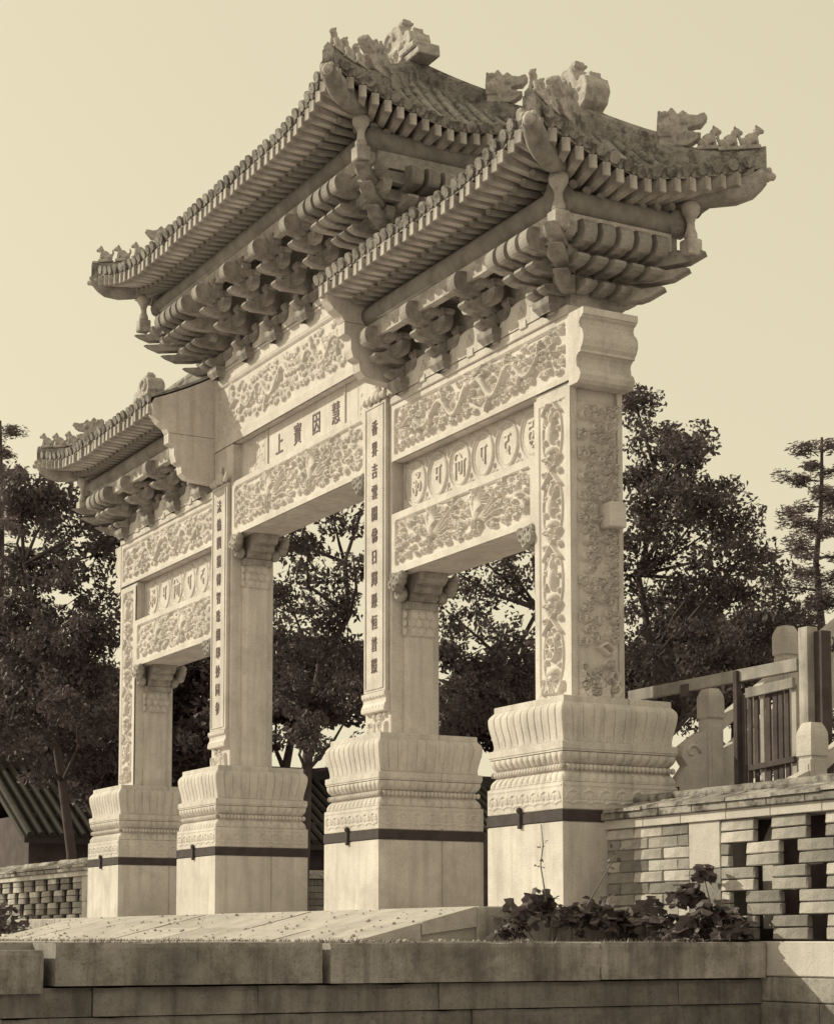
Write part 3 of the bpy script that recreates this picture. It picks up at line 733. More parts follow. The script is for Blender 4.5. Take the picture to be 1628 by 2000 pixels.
for kind in 'sc':
    tr = tiers(kind); arms = []; cr = []
    for k, (t, yt, zb) in enumerate(tr):
        arms.append((beak(yt, zb) if t == 'b' else headp(yt, zb)).mesh('bracket_arm', 'bracket'))
        arms[-1].name = 'bracket_arm'
        y = -(yt - .235); cr.append((y, zb + .05, (.62, .56, .50, .44)[k] if kind == 'c' else (.60, .62, .48)[k]))
    angs = [angp(yt * 1.3 + .06, zb, .14).mesh('corner_arm', 'bracket') for (t, yt, zb) in tr]
    crm = [cross(Ln, 0, 0).mesh('cross_arm', 'bracket') for (y, z, Ln) in cr]
    PROTO[kind] = (arms, cr, crm, angs)
def bracket_set(kind, W, half=0):
    """W maps the local frame (wall plane at y=0, outward -y, z=0 at the band) to the world"""
    arms, cr, crm, angs = PROTO[kind]; tr = tiers(kind)
    z0 = .05 if kind == 's' else -.06
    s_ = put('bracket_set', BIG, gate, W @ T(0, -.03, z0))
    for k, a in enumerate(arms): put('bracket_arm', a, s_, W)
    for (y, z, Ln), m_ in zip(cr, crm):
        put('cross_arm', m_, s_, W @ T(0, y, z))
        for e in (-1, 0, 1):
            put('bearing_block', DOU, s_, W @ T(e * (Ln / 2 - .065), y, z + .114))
    return s_
def dome_panel(W, wd, h, kind):
    pts = [(-wd / 2, 0)] + [(wd / 2 * math.cos(a), h * math.sin(a) ** .8) for a in np.linspace(math.pi, 0, 15)][1:-1] + [(wd / 2, 0)]
    mb = MB().prism(pts, 'y', -.055, .0)
    for (a, b) in ((-.04, .5), (.04, .5), (0, .66)): mb.ball((a, -.055, h * b), .030, 8, 5, (1, .7, 1))
    return part('arched_panel', mb, 'marble', gate, W=W)

def zone(kind, xa, xb, z, ztop, sets, domes, yw):
    """backing wall and plain band"""
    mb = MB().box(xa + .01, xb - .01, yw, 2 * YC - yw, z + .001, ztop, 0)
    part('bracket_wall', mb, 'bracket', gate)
    bd = MB().box(xa, xb, Y0 - .026, 2 * YC - Y0 + .026, z + .002, z + .085 if kind == 's' else z + .045, .008)
    part('plain_band', bd, 'marble', gate)
    if kind == 's':
        n = int((xb - xa) / .47); 
        for k in range(n):
            x = xa + (k + .5) * (xb - xa) / n
            part('cleat', MB().box(x - .06, x + .06, Y0 - .045, Y0 - .02, z + .062, z + .135, .006), 'marble', gate)
    for x in sets: bracket_set(kind, T(x, yw, z))
    for x in domes: dome_panel(T(x, yw - .004, z + (.09 if kind == 's' else .05)), .80 if kind == 's' else .62, .25 if kind == 's' else .22, kind)
YW = .345
zone('s', PX1[2], PX1[3], 5.2265, 5.97, [-1.56, -2.50, -3.36], [-1.09, -2.03, -2.94], YW)
zone('s', PX0[0], PX0[1], 5.2265, 5.97, [-10.51, -9.57, -8.71], [-10.98, -10.04, -9.13], YW)
zone('c', PX0[1], PX1[2], 6.74, 7.66, [-4.786, -5.618, -6.45, -7.283], [-4.37, -5.2, -6.03, -6.87, -7.70], YW)

def corner_bundle(kind, xc, sgn, z, edge):
    """brackets round an outer corner: rows of arms on the end face, on the front near the corner and two diagonals.
       xc pillar centre, edge = x of the end wall plane, sgn outward direction in x"""
    arms, cr, crm, angs = PROTO[kind]; tr = tiers(kind)
    cnt = (3, 5, 5) if kind == 's' else (3, 4, 5, 5)
    c_ = put('corner_bracket_set', BIG, gate, T(xc + sgn * .05, YW - .04, z + (.05 if kind == 's' else -.06)))
    for k, m_ in enumerate(arms):
        n = cnt[k]
        for q in range(n):
            y = YC + (q - (n - 1) / 2) * .19
            put('bracket_arm', m_, c_, T(edge, y, z, sgn * math.pi / 2))
        nf = k + 2
        for q in range(nf):
            x = edge - sgn * (.10 + q * .19) + sgn * .19 * (k * .4)
            put('bracket_arm', m_, c_, T(x, YW, z))
            if q < 2: put('bracket_arm', m_, c_, T(x, 2 * YC - YW, z, math.pi))
        yt = tr[k][1]
        for ys, rz in ((YW, sgn * math.pi / 4), (2 * YC - YW, sgn * 3 * math.pi / 4)):
            put('corner_arm', angs[k], c_, T(edge, ys, z, rz))
        # long cross arms tie the rows together
        yy = yt - .235; zz = tr[k][2] + .05
        Ln = 2 * (YC - YW) + 2 * yy + .3
        put('cross_arm', cross(max(.5, Ln), 0, 0, .10).mesh('cross_arm', 'bracket'), c_, T(edge + sgn * yy, YC, z + zz, math.pi / 2))
        put('cross_arm', cross(.7 + yy, 0, 0, .10).mesh('cross_arm', 'bracket'), c_, T(edge - sgn * (.3 - yy), YW - yy, z + zz))
        n = cnt[k]
        for q in range(n):
            y = YC + (q - (n - 1) / 2) * .19
            put('bearing_block', DOU, c_, T(edge + sgn * yy, y, z + zz + .114))
    return c_
corner_bundle('s', -.62, 1, 5.2265, PX1[3] - .02)
corner_bundle('s', -11.45, -1, 5.2265, PX0[0] + .02)
corner_bundle('c', -3.95, 1, 6.74, PX1[2] - .02)
corner_bundle('c', -8.11, -1, 6.74, PX0[1] + .02)

# ================================================================== roofs
def lion():
    mb = MB()
    mb.ball((0, 0, .07), .05, 10, 7, (1.25, .8, 1.15), Matrix.Rotation(-.5, 4, 'Y')); mb.ball((-.05, 0, .045), .045, 9, 6, (1.1, .95, .95))
    mb.ball((.065, 0, .145), .036, 10, 7, (1.1, .9, 1)); mb.ball((.098, 0, .135), .022, 8, 6); mb.ball((.045, 0, .125), .04, 8, 6, (.8, 1, 1.1))
    for s_ in (-1, 1):
        mb.tube([(.045, s_ * .022, .09), (.062, s_ * .026, .0)], [.018, .014], 7); mb.ball((.05, s_ * .022, .178), .013, 6, 5)
        mb.ball((-.02, s_ * .036, .02), .022, 7, 5, (1.5, .7, .8))
    mb.tube([(-.08, 0, .05), (-.105, 0, .10), (-.09, 0, .14)], [.016, .018, .01], 7); mb.box(-.10, .09, -.045, .045, -.03, .006)
    return remeshed(mb, 'ridge_figure', 'beast', .007, 1, .004, 40)
def dhead():
    mb = MB()
    mb.prism([(-.15, -.05), (.10, -.05), (.21, .02), (.22, .06), (.10, .085), (.10, .115), (.22, .135), (.28, .20), (.25, .245), (.17, .225), (.11, .235), (.06, .285), (.02, .24), (-.04, .31), (-.09, .25), (-.16, .29), (-.17, .12)], 'y', -.06, .06)
    mb.ball((.24, 0, .21), .045, 10, 7, (1, 1.3, .9)); mb.ball((.16, 0, .03), .045, 9, 6, (1.2, 1.3, .6)); mb.ball((-.08, 0, .17), .085, 9, 6, (1.1, .9, .9))
    for s_ in (-1, 1):
        mb.ball((.07, s_ * .07, .17), .035, 8, 6); mb.ball((-.06, s_ * .07, .10), .055, 8, 6, (1.2, .5, 1.1)); mb.ball((-.10, s_ * .05, .24), .035, 8, 6)
        for q in range(4): mb.tube([(-.15 + .035 * q, s_ * .075, .03), (-.13 + .035 * q, s_ * .095, .09 + .02 * q), (-.15 + .035 * q, s_ * .08, .16 + .02 * q)], [.014, .02, .01], 6)
    return remeshed(mb, 'hip_beast', 'beast', .009, 0, .005, 20)
def beast():
    mb = MB()
    # squared dragon-fish: body block, open jaw biting the ridge, curled tail, sword hilt
    prof = [(-.30, 0), (.16, 0), (.19, .10), (.14, .17), (.23, .22), (.27, .33), (.235, .44), (.15, .47), (.11, .43), (.06, .50), (.02, .585), (-.10, .615), (-.24, .60), (-.335, .53), (-.36, .40), (-.30, .30), (-.37, .22), (-.38, .08)]
    mb.prism(prof, 'y', -.125, .125)
    mb.ball((.20, 0, .35), .085, 12, 9, (1, 1.45, 1)); mb.box(-.40, .20, -.145, .145, -.02, .05)
    for s_ in (-1, 1):
        mb.tube([(-.20 + (.125 - .009 * k) * math.cos(.55 * k), s_ * .13, .46 + (.125 - .009 * k) * math.sin(.55 * k)) for k in range(13)], [.026] * 13, 7)
        mb.tube([(-.36, s_ * .13, .12), (-.2, s_ * .15, .17), (-.02, s_ * .15, .12), (.14, s_ * .14, .17)], [.024, .03, .03, .022], 7)
        mb.ball((.08, s_ * .13, .30), .04, 9, 7); mb.tube([(.03, s_ * .135, .34), (.10, s_ * .14, .365), (.15, s_ * .13, .34)], .018, 6)
        for k in range(5): mb.tube([(-.03 - .065 * k, s_ * .125, .21), (-.05 - .065 * k, s_ * .15, .275), (-.03 - .065 * k, s_ * .125, .33)], [.02, .026, .015], 6)
        for k in range(5): mb.box(-.02 + .035 * k, .0 + .035 * k, s_ * .14 - .02, s_ * .14 + .02, .055, .10)
    mb.box(-.13, -.03, -.05, .05, .58, .70); mb.box(-.15, -.01, -.065, .065, .635, .665); mb.box(.10, .22, -.06, .06, .45, .50)
    return remeshed(mb, 'ridge_beast', 'beast', .0105, 0, .004, 22)
LION, DHEAD, BEAST = lion(), dhead(), beast()
PITCHT = .15
_jr = random.Random(12)
def jr(a): return _jr.uniform(-a, a)
def drip():
    mb = MB(); o = [(-.068, .012), (.068, .012), (.068, -.025), (.045, -.045), (.02, -.062), (0, -.075), (-.02, -.062), (-.045, -.045), (-.068, -.025)]
    return mb.prism(o, 'y', -.012, .012)
DRIP = drip().mesh('drip_tile', 'roof')
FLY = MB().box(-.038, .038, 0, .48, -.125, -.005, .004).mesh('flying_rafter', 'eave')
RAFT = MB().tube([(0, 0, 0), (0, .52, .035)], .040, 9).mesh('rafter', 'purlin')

def roof(x0, x1, hip0, hip1, D, fl, ze, zr, U, ovx, Lc=1.5, kind='s', purl=0.0, zpur=5.97, rows_back=True):
    """x0,x1: end planes (mid eave for hipped ends, cut plane otherwise)"""
    zee = ze - .07; flx = .16; xc0 = x0 - flx if hip0 else x0; xc1 = x1 + flx if hip1 else x1
    run = ovx; xr0 = x0 + run if hip0 else x0; xr1 = x1 - run if hip1 else x1; ycn = D + fl; Le = 1.9 if kind == 's' else 2.1
    cf = lambda w_: .72 * w_ + .28 * w_ * w_
    def k1(x):
        r_ = 0
        if hip1: r_ = max(r_, 1 - (xc1 - x) / Lc)
        if hip0: r_ = max(r_, 1 - (x - xc0) / Lc)
        return max(0, min(1, r_)) ** 2
    def vfull(x):
        if hip1 and x > xr1: return max(0, (xc1 - x) / (xc1 - xr1))
        if hip0 and x < xr0: return max(0, (x - xc0) / (xr0 - xc0))
        return 1.0
    def fs(x, v, side=-1):              # front/back slope
        k = k1(x); ye = D + fl * k; vf = vfull(x); w_ = v * vf
        y = ye + ((ycn * (1 - vf)) - ye) * v if vf < 1 else ye * (1 - v)
        return Vector((x, YC + side * y, ze + U * k * (1 - w_) ** 2 + (zr - ze) * cf(w_)))
    def ke(y): return max(0, min(1, 1 - (ycn - abs(y - YC)) / Le)) ** 2
    def es(y, u, e):                    # end slope, e=+1 right, -1 left
        k = ke(y); k0 = (1 - ycn / Le) ** 2; kk = (k - k0) / (1 - k0)
        xe = (x1 + flx * kk) if e > 0 else (x0 - flx * kk); s_ = (ycn - abs(y - YC)) / ycn; w_ = u * s_
        xh = (xc1 + (xr1 - xc1) * s_) if e > 0 else (xc0 + (xr0 - xc0) * s_)
        return Vector((xe + (xh - xe) * u, y, zee + (U + .07) * kk * (1 - w_) ** 2 + (zr - zee) * cf(w_)))
    # sheathing
    mb = MB(); nv = 8
    def sheet(fn, ps, fl_):
        A = np.array([[fn(p, v / nv)[:] for p in ps] for v in range(nv + 1)]); B = A.copy(); B[..., 2] -= .075; A[..., 2] -= .01
        mb.grid(A, fl_); mb.grid(B, not fl_)
        E = np.stack([B[0], A[0]]); mb.grid(E, fl_)
    ps = list(np.linspace(xc0, xc1, 44))
    sheet(lambda p, v: fs(p, v, -1), ps, False); sheet(lambda p, v: fs(p, v, 1), ps, True)
    ends = ([1] if hip1 else []) + ([-1] if hip0 else [])
    yy = list(np.linspace(YC - ycn, YC + ycn, 25))
    for e in ends: sheet(lambda p, v: es(p, v, e), yy, e < 0)
    rf = part('roof', mb, 'roof', gate)
    # tiles, drips, rafters
    def run_tile(fn):
        P = [fn(v) for v in np.linspace(0, 1, 7)]
        dr = (P[0] - P[1]).normalized(); P[0] = P[0] + dr * (.03 + jr(.012)) + Vector((0, 0, jr(.005)))
        mb = MB(); V = []; n = 6; rad = .047; side = dr.cross(Vector((0, 0, 1))).normalized()
        for p in P:
            for k in range(n + 1):
                a = math.pi * k / n; V.append(tuple(p + side * rad * math.cos(a) + Vector((0, 0, rad * math.sin(a) - .008))))
        F = [(i * (n + 1) + k, i * (n + 1) + k + 1, (i + 1) * (n + 1) + k + 1, (i + 1) * (n + 1) + k) for i in range(6) for k in range(n)]
        mb.add(V, F)
        c = P[0] + dr * .004 + Vector((0, 0, .004)); mb.tube([c - dr * .02, c + dr * .012], .054, 10)
        return mb, P[0], dr
    def fit(fn, pos, ang, e_fan, tiles=True, raft=True):
        mb, p0, dr = run_tile(fn)
        if tiles: part('roof_tile', mb, 'roof', rf)
        return p0, dr
    na = int(round((xc1 - xc0) / PITCHT)); st = (xc1 - xc0) / na
    for side in (-1, 1):
        back = MB()
        for i in range(na + 1):
            x = xc0 + i * st
            if not hip0 and i == 0: x += .03
            if not hip1 and i == na: x -= .03
            if vfull(x) < .04: continue
            mb, p0, dr = run_tile(lambda v: fs(x, v, side))
            if side < 0: part('roof_tile', mb, 'roof', rf)
            else: back.add(np.vstack(mb.v), mb.f)
        if side > 0: o = part('roof_tile', back, 'roof', rf); o['kind'] = 'stuff'
        if side > 0: continue
        for i in range(na):
            x = xc0 + (i + .5) * st; p = fs(x, 0, side); k = k1(x)
            e = 0
            if hip1 and x > xr1: e = 1
            if hip0 and x < xr0: e = -1
            put('drip_tile', DRIP, rf, T(p.x + jr(.004), p.y - .018 + jr(.006), p.z + .002 + jr(.005), jr(.05), .30 + jr(.12)))
            rz = -e * .55 * k
            zf = p.z - .07
            put('flying_rafter', FLY, rf, T(p.x + jr(.005), p.y - .012 + jr(.012), zf + jr(.005), -rz + jr(.03), -.03 + jr(.02)))
            if k < .55: put('rafter', RAFT, rf, T(p.x, p.y + .27 + .05 * k, zf - .150 - .02 * k, -rz * .8))
    ne = int(round(2 * ycn / PITCHT)); se = 2 * ycn / ne
    for e in ends:
        for i in range(ne + 1):
            y = YC - ycn + i * se
            if abs(y - YC) > ycn - .03: continue
            mb, p0, dr = run_tile(lambda v: es(y, v, e)); part('roof_tile', mb, 'roof', rf)
        for i in range(ne):
            y = YC - ycn + (i + .5) * se; p = es(y, 0, e); k = ke(y)
            put('drip_tile', DRIP, rf, T(p.x + e * .018, y, p.z + .002, e * math.pi / 2, .30))
            sg = 1 if y > YC else -1; rz = e * math.pi / 2 + e * sg * (.55 * k if k > .2 else 0)
            put('flying_rafter', FLY, rf, T(p.x + e * .012, y, p.z - .07, rz, -.03))
            if k < .62: put('rafter', RAFT, rf, T(p.x - e * (.27 + .05 * k), y, p.z - .220 - .02 * k, rz))
    # hip ridges with their animals
    for e in ends:
        xc, xr = (xc1, xr1) if e > 0 else (xc0, xr0)
        for side in (-1, 1):
            def hp(s_, dz=0):
                x = xc + (xr - xc) * s_; y = YC + side * ycn * (1 - s_); q = (1 - s_ * (abs(xc - xr) / Lc)) ** 2 if s_ * abs(xc - xr) < Lc else 0
                return Vector((x, y, ze + U * q * (1 - s_) ** 2 + (zr - ze) * cf(s_) + dz))
            mb = MB(); ss = np.linspace(-.03, 1, 14); dirh = (hp(1) - hp(0)); dirh.z = 0; dirh.normalize(); nrm = Vector((-dirh.y, dirh.x, 0))
            P = np.zeros((len(ss), 9, 3))
            for a, s_ in enumerate(ss):
                c = hp(max(s_, -.03)); tall = .10 + (.07 if s_ > .46 else 0); wd = .06
                sec = [(-wd, -.10), (-wd, tall * .45), (-wd * .75, tall * .5), (-wd * .75, tall * .8), (0, tall + .02), (wd * .75, tall * .8), (wd * .75, tall * .5), (wd, tall * .45), (wd, -.10)]
                for b, (q, zz) in enumerate(sec): P[a, b] = c + nrm * q + Vector((0, 0, zz))
            mb.grid(P); mb.add(P[0], [tuple(range(9))]); mb.add(P[-1], [tuple(range(9))[::-1]])
            hr = part('hip_ridge', mb, 'roof', rf)
            ang = math.atan2(-dirh.y, -dirh.x)
            for s_ in (.06, .185, .31): put('ridge_figure', LION, rf, T(*hp(s_, .135), ang))
            put('hip_beast', DHEAD, rf, T(*hp(.50, .13), ang))
            # corner beam: up-curved stone beam with a carved head
            cb = MB(); S_ = [(.60, -.33, .075, .09), (.3, -.30, .082, .11), (.15, -.265, .085, .115), (.05, -.225, .085, .11), (0., -.175, .08, .10), (-.035, -.14, .065, .08)]
            P = np.zeros((len(S_), 10, 3))
            for a, (s_, dz, wd, hh) in enumerate(S_):
                c = hp(max(s_, 0)) + (dirh * (s_ * 1.3) if s_ < 0 else Vector()) + Vector((0, 0, dz))
                for b in range(10):
                    q = 2 * math.pi * b / 10; cx_, sx_ = math.cos(q), math.sin(q)
                    P[a, b] = c + nrm * wd * math.copysign(abs(cx_) ** .6, cx_) + Vector((0, 0, hh * math.copysign(abs(sx_) ** .6, sx_)))
            P = np.concatenate([P, P[:, :1]], 1); cb.grid(P); cb.add(P[-1, :10], [tuple(range(10))]); cb.add(P[0, :10], [tuple(range(10))])
            cbo = part('corner_beam', cb, 'bracket', rf, True)
            hd = MB(); c = hp(0) - dirh * .045 + Vector((0, 0, -.145))
            hd.ball(tuple(c), .06, 10, 7); 
            for s2 in (-1, 1): hd.ball(tuple(c + nrm * .045 * s2 + Vector((0, 0, .03)) - dirh * .02), .026, 8, 6); hd.ball(tuple(c + nrm * .05 * s2 + dirh * .05), .035, 8, 6)
            hd.ball(tuple(c - dirh * .05 - Vector((0, 0, .015))), .035, 8, 6)
            part('beam_head', hd, 'eave', rf, True)
            # vase-shaped post under the corner beam
            vp = hp(.42 if kind == 's' else .34); zt_ = vp.z - .40; zb_ = zpur - .05; hv = zt_ - zb_
            vs = [(.05, zb_), (.06, zb_ + hv * .06), (.058, zb_ + hv * .16), (.040, zb_ + hv * .30), (.036, zb_ + hv * .46), (.048, zb_ + hv * .58), (.082, zb_ + hv * .74), (.090, zb_ + hv * .86), (.078, zb_ + hv * .97), (.05, zt_)]
            vo = part('vase_post', MB().lathe(vs, (vp.x, vp.y), 16), 'eave', rf, True)
            part('post_block', MB().box(vp.x - .075, vp.x + .075, vp.y - .075, vp.y + .075, zb_ - .15, zb_ + .001, .012), 'eave', rf)
    # main ridge
    mb = MB(); xa, xb = xr0 + (.35 if hip0 else 0), xr1 - (.35 if hip1 else 0)
    mb.box(xr0, xr1, YC - .11, YC + .11, zr - .12, zr + .02); mb.box(xr0 + .004, xr1 - .004, YC - .075, YC + .075, zr + .02, zr + .17); mb.tube([(xr0 + .006, YC, zr + .20), (xr1 - .006, YC, zr + .20)], .085, 10)
    part('main_ridge', mb, 'roof', rf)
    if hip1: put('ridge_beast', BEAST, rf, T(xr1 - .16, YC, zr - .0) @ Matrix.Scale(1.02, 4))
    if hip0: put('ridge_beast', BEAST, rf, T(xr0 + .16, YC, zr - .0, math.pi))
    # purlin with its board, round the eaves
    yp = purl; off = YW - yp
    pa = x0 + D - .0 if False else None
    xl = (PX0[0] if kind == 's' else PX0[1]) if hip0 else x0; xr_ = (PX1[3] if kind == 's' else PX1[2]) if hip1 else x1
    xl2 = xl - off if hip0 else xl; xr2 = xr_ + off if hip1 else xr_
    for y in (yp, 2 * YC - yp):
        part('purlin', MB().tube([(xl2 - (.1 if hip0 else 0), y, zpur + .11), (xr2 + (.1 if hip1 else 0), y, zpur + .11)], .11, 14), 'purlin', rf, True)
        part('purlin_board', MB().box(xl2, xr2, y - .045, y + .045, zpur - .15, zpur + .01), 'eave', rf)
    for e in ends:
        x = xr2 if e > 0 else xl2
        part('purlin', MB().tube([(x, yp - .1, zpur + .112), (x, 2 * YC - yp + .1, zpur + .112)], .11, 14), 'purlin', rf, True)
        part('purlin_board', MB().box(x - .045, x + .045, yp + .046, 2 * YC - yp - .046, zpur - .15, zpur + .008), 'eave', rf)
    # solid core between purlins and roof so that no daylight shows through
    ci = .0
    mb = MB().box(xl2 + .05, xr2 - .05, yp + .05, 2 * YC - yp - .05, zpur - .06, zpur + .16)
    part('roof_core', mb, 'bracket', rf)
    return rf, fs
# right, left and centre roofs
RF_R, fsr = roof(PX1[2] + .002, .36, False, True, YC + .53, .07, 6.41, 6.98, .20, .72, purl=0.0, zpur=5.96)
RF_L, fsl = roof(-12.43, PX0[1] - .002, True, False, YC + .53, .07, 6.41, 6.98, .20, .72, purl=0.0, zpur=5.96)
RF_C, fsc = roof(-9.27, -2.80, True, True, YC + .80, .10, 8.03, 8.82, .24, .86, kind='c', purl=-.20, zpur=7.64)
# flat stone slabs that close the inner ends of the side roofs, stepped like the brackets
def inner_slab(xa, xb, rf):
    low = [(Y0 - .003, 5.40), (.10, 5.42), (-.06, 5.44), (-.12, 5.50), (-.135, 5.60), (-.20, 5.63), (-.225, 5.72), (-.225, 5.83), (-.30, 5.86), (-.30, 5.98), (Y0 - .003, 5.98)]
    top = [(Y0 - .003, 5.986), (-.30, 5.986), (-.34, 6.05), (-.42, 6.10), (-.50, 6.20), (-.52, 6.33)]
    for v in np.linspace(.04, .75, 7):
        q = fsr(-2.0, v); top.append((q.y, q.z - .03))
    top.append((Y0 - .003, fsr(-2.0, .75).z - .02))
    part('end_slab', MB().prism(low, 'x', xa, xb), 'marble', rf); part('end_slab', MB().prism(top, 'x', xa, xb), 'marble', rf)
inner_slab(PX0[1] - .14, PX0[1] + .012, RF_L); inner_slab(PX1[2] - .012, PX1[2] + .14, RF_R)
# stepped corbel beside the centre ridge beast
part('ridge_corbel', MB().box(-3.74, -3.42, YC - .16, YC + .16, 9.02, 9.10, .012).box(-3.68, -3.36, YC - .13, YC + .13, 8.94, 9.019, .01), 'beast', RF_C)
# ================================================================== lattice brick walls either side
YWL = .443
BR = {}
def brick_mesh(Ln, h, d, key):
    k = (round(Ln, 3), round(h, 3), round(d, 3))
    if k not in BR:
        BR[k] = []
        for q in range(5):
            mb = MB().box(0, Ln, 0, d, 0, h, .007); V = np.vstack(mb.v); rg = np.random.default_rng(q + int(Ln * 1000)); V += rg.normal(size=V.shape) * np.array([.0018, .0018, .0010])
            cr = rg.integers(0, 2, 3) * np.array([Ln, 0, h]); dd = np.linalg.norm(V - cr, axis=1); V += (np.sign(np.array([Ln / 2, d / 2, h / 2]) - V) * np.array([.0035, .004, .003])) * (dd < .03)[:, None]
            me = bpy.data.meshes.new('brick'); me.from_pydata(V.tolist(), [], mb.f); me.materials.append(M['brick']); BR[k].append(me)
    return BR[k]
def lattice_wall(name, label, xa, sgn, xend, pier):
    """xa where the wall leaves the pedestal, running in direction sgn; faces -Y"""
    W = thing(name, (xa, YWL, ZT), label, 'wall', 'brick lattice walls flanking the archway')
    Lx = abs(xend - xa); rr = random.Random(5 if sgn > 0 else 6)
    def X(d): return xa + sgn * d
    def pc(nm, d0, d1, y0, y1, z0, z1, m, c=.005):
        a, b = sorted((X(d0), X(d1))); return part(nm, MB().box(a, b, y0, y1, z0, z1, c), m, W)
    pc('wall_core', -.3, Lx, YWL + .27, YWL + .50, ZT - .02, .70, 'core', 0)  # added dark backing, makes the open lattice gaps read as deep shade
    pc('wall_core', -.3, pier[0] - .004, YWL + .02, YWL + .268, ZT, .66, 'mortar', 0)
    dep = .115; ch = .0925; zt = .66
    def brick(d0, d1, z0, deep=dep):
        Ln = d1 - d0 - .006; me = brick_mesh(Ln, ch - .006, deep, 'b'); x = X(d0) + .003 if sgn > 0 else X(d1) + .003
        put('brick', rr.choice(me), W, T(x + rr.uniform(-.002, .002), YWL + rr.uniform(-.006, .006), z0 + .003, rr.uniform(-.005, .005), 0, rr.uniform(-.002, .002)))
    # solid part
    for r in range(10):
        z0 = zt - (r + 1) * ch; d = -.02 - (.2 if r % 2 else 0)
        while d < pier[0] - .01:
            e = min(pier[0] - .002, d + .405)
            if e - d > .03 and e > .0: brick(max(d, -.02), e, z0)
            d = e if e < pier[0] - .01 else 99
    pc('pier_slab', pier[0], pier[1] - .004, YWL - .004, YWL + .26, zt - 4 * ch, zt - .001, 'band')
    pc('pier_base', pier[0], pier[1] - .004, YWL + .002, YWL + .26, ZT, zt - 4 * ch - .004, 'brick')
    # open lattice: courses in pairs, alternate rows shifted half a period
    per, bl = .606, .405
    for row in range(5):
        d = pier[1] if row % 2 == 0 else pier[1] - .303
        while d < Lx:
            a, b = max(d, pier[1]), min(d + bl, Lx)
            if b - a > .03:
                for c_ in (0, 1): brick(a, b, zt - (2 * row + c_ + 1) * ch, .05)
            d += per
    # band course, dark eave course, coping tiles and ridge roll
    d = -.05
    while d < Lx:
        e = min(Lx, d + rr.uniform(.5, .62)); pc('band_brick', d, e - .005, YWL - .028, YWL + .5, .660, .736, 'band', .004); d = e
    d = -.1
    while d < Lx:
        e = min(Lx, d + rr.uniform(.42, .5)); pc('eave_brick', d, e - .006, YWL - .062, YWL + .52, .737, .797 + rr.uniform(-.003, .003), 'coping', .006); d = e
    d = 0.06; yr = YWL + .25
    while d < Lx:
        e = min(Lx, d + rr.uniform(.50, .62)); a, b = sorted((X(d), X(e - .008))); z = rr.uniform(-.006, .006); dy = rr.uniform(-.01, .01)
        part('coping_tile', MB().prism([(YWL - .075 + dy, .80 + z), (YWL - .07 + dy, .828 + z), (yr, .905 + z), (yr + .30, .83 + z), (yr + .30, .80 + z)], 'x', a, b), 'coping', W)
        a2, b2 = a + .003, b - .003
        part('coping_fillet', MB().tube([(a2, yr - .10, .862 + z), (b2, yr - .10, .862 + z)], .026, 10), 'coping', W)
        d = e
    d = .10
    while d < Lx:
        e = min(Lx, d + .46); a, b = sorted((X(d), X(e - .004))); z = rr.uniform(-.006, .006)
        part('ridge_roll', MB().tube([(a, yr, .905 + z), (a + .02, yr, .908 + z), (b, yr, .905 + z)], [.048, .05, .048], 16), 'coping', W); d = e
    # plinth course
    d = -.3
    if sgn > 0: d = 1.9
    while d < Lx:
        e = min(Lx, d + rr.uniform(1.3, 1.9)); pc('plinth_stone', d, e - .006, YWL - .03, YWL + .5, -.535, ZT - .001, 'plinth', .01); d = e
    if sgn > 0:
        d = 2.15
        for z0, z1 in ((-.72, -.54), (-.95, -.725), (-1.72, -.955)):
            d = 1.9
            while d < Lx:
                e = min(Lx, d + rr.uniform(.7, 1.1)); pc('plinth_stone', d, e - .008, YWL - .02 + rr.uniform(-.006, .006), YWL + .5, z0, z1, 'kerb', .008); d = e
    return W
lattice_wall('lattice_wall', 'pale brick lattice wall with tiled coping beside the nearest pedestal', 0.0, 1, 5.2, (1.150, 1.552))
lattice_wall('lattice_wall', 'small brick lattice wall beyond the farthest pedestal at the left edge', -12.05, -1, -20.5, (1.150, 1.552))

# ================================================================== stair balustrades, wooden gate
def newel(parent, x, y, zb, zt, w=.165):
    h = w / 2; zc = zt - .27
    p = part('newel_post', MB().box(x - h, x + h, y - h, y + h, zb, zc - .012, .012), 'post', parent)
    mb = MB(); loft(mb, [(.012, zc - .012), (.008, zc), (-.004, zc + .01), (-.004, zc + .17), (.0, zc + .20), (.012, zc + .235), (.03, zc + .27)], x - h, x + h, y - h, y + h); cap(mb, x - h + .03, x + h - .03, y - h + .03, y + h - .03, zc + .27)
    part('post_cap', mb, 'post', p)
    rim = MB(); 
    for s_ in (-1, 1):
        rim.box(x - h + .03, x + h - .03, y + s_ * h - .006, y + s_ * h + .006, zb + .2, zc - .06, .003); rim.box(x + s_ * h - .006, x + s_ * h + .006, y - h + .03, y + h - .03, zb + .2, zc - .06, .003)
    part('post_panel', rim, 'post', p)
    return p
SL = .73
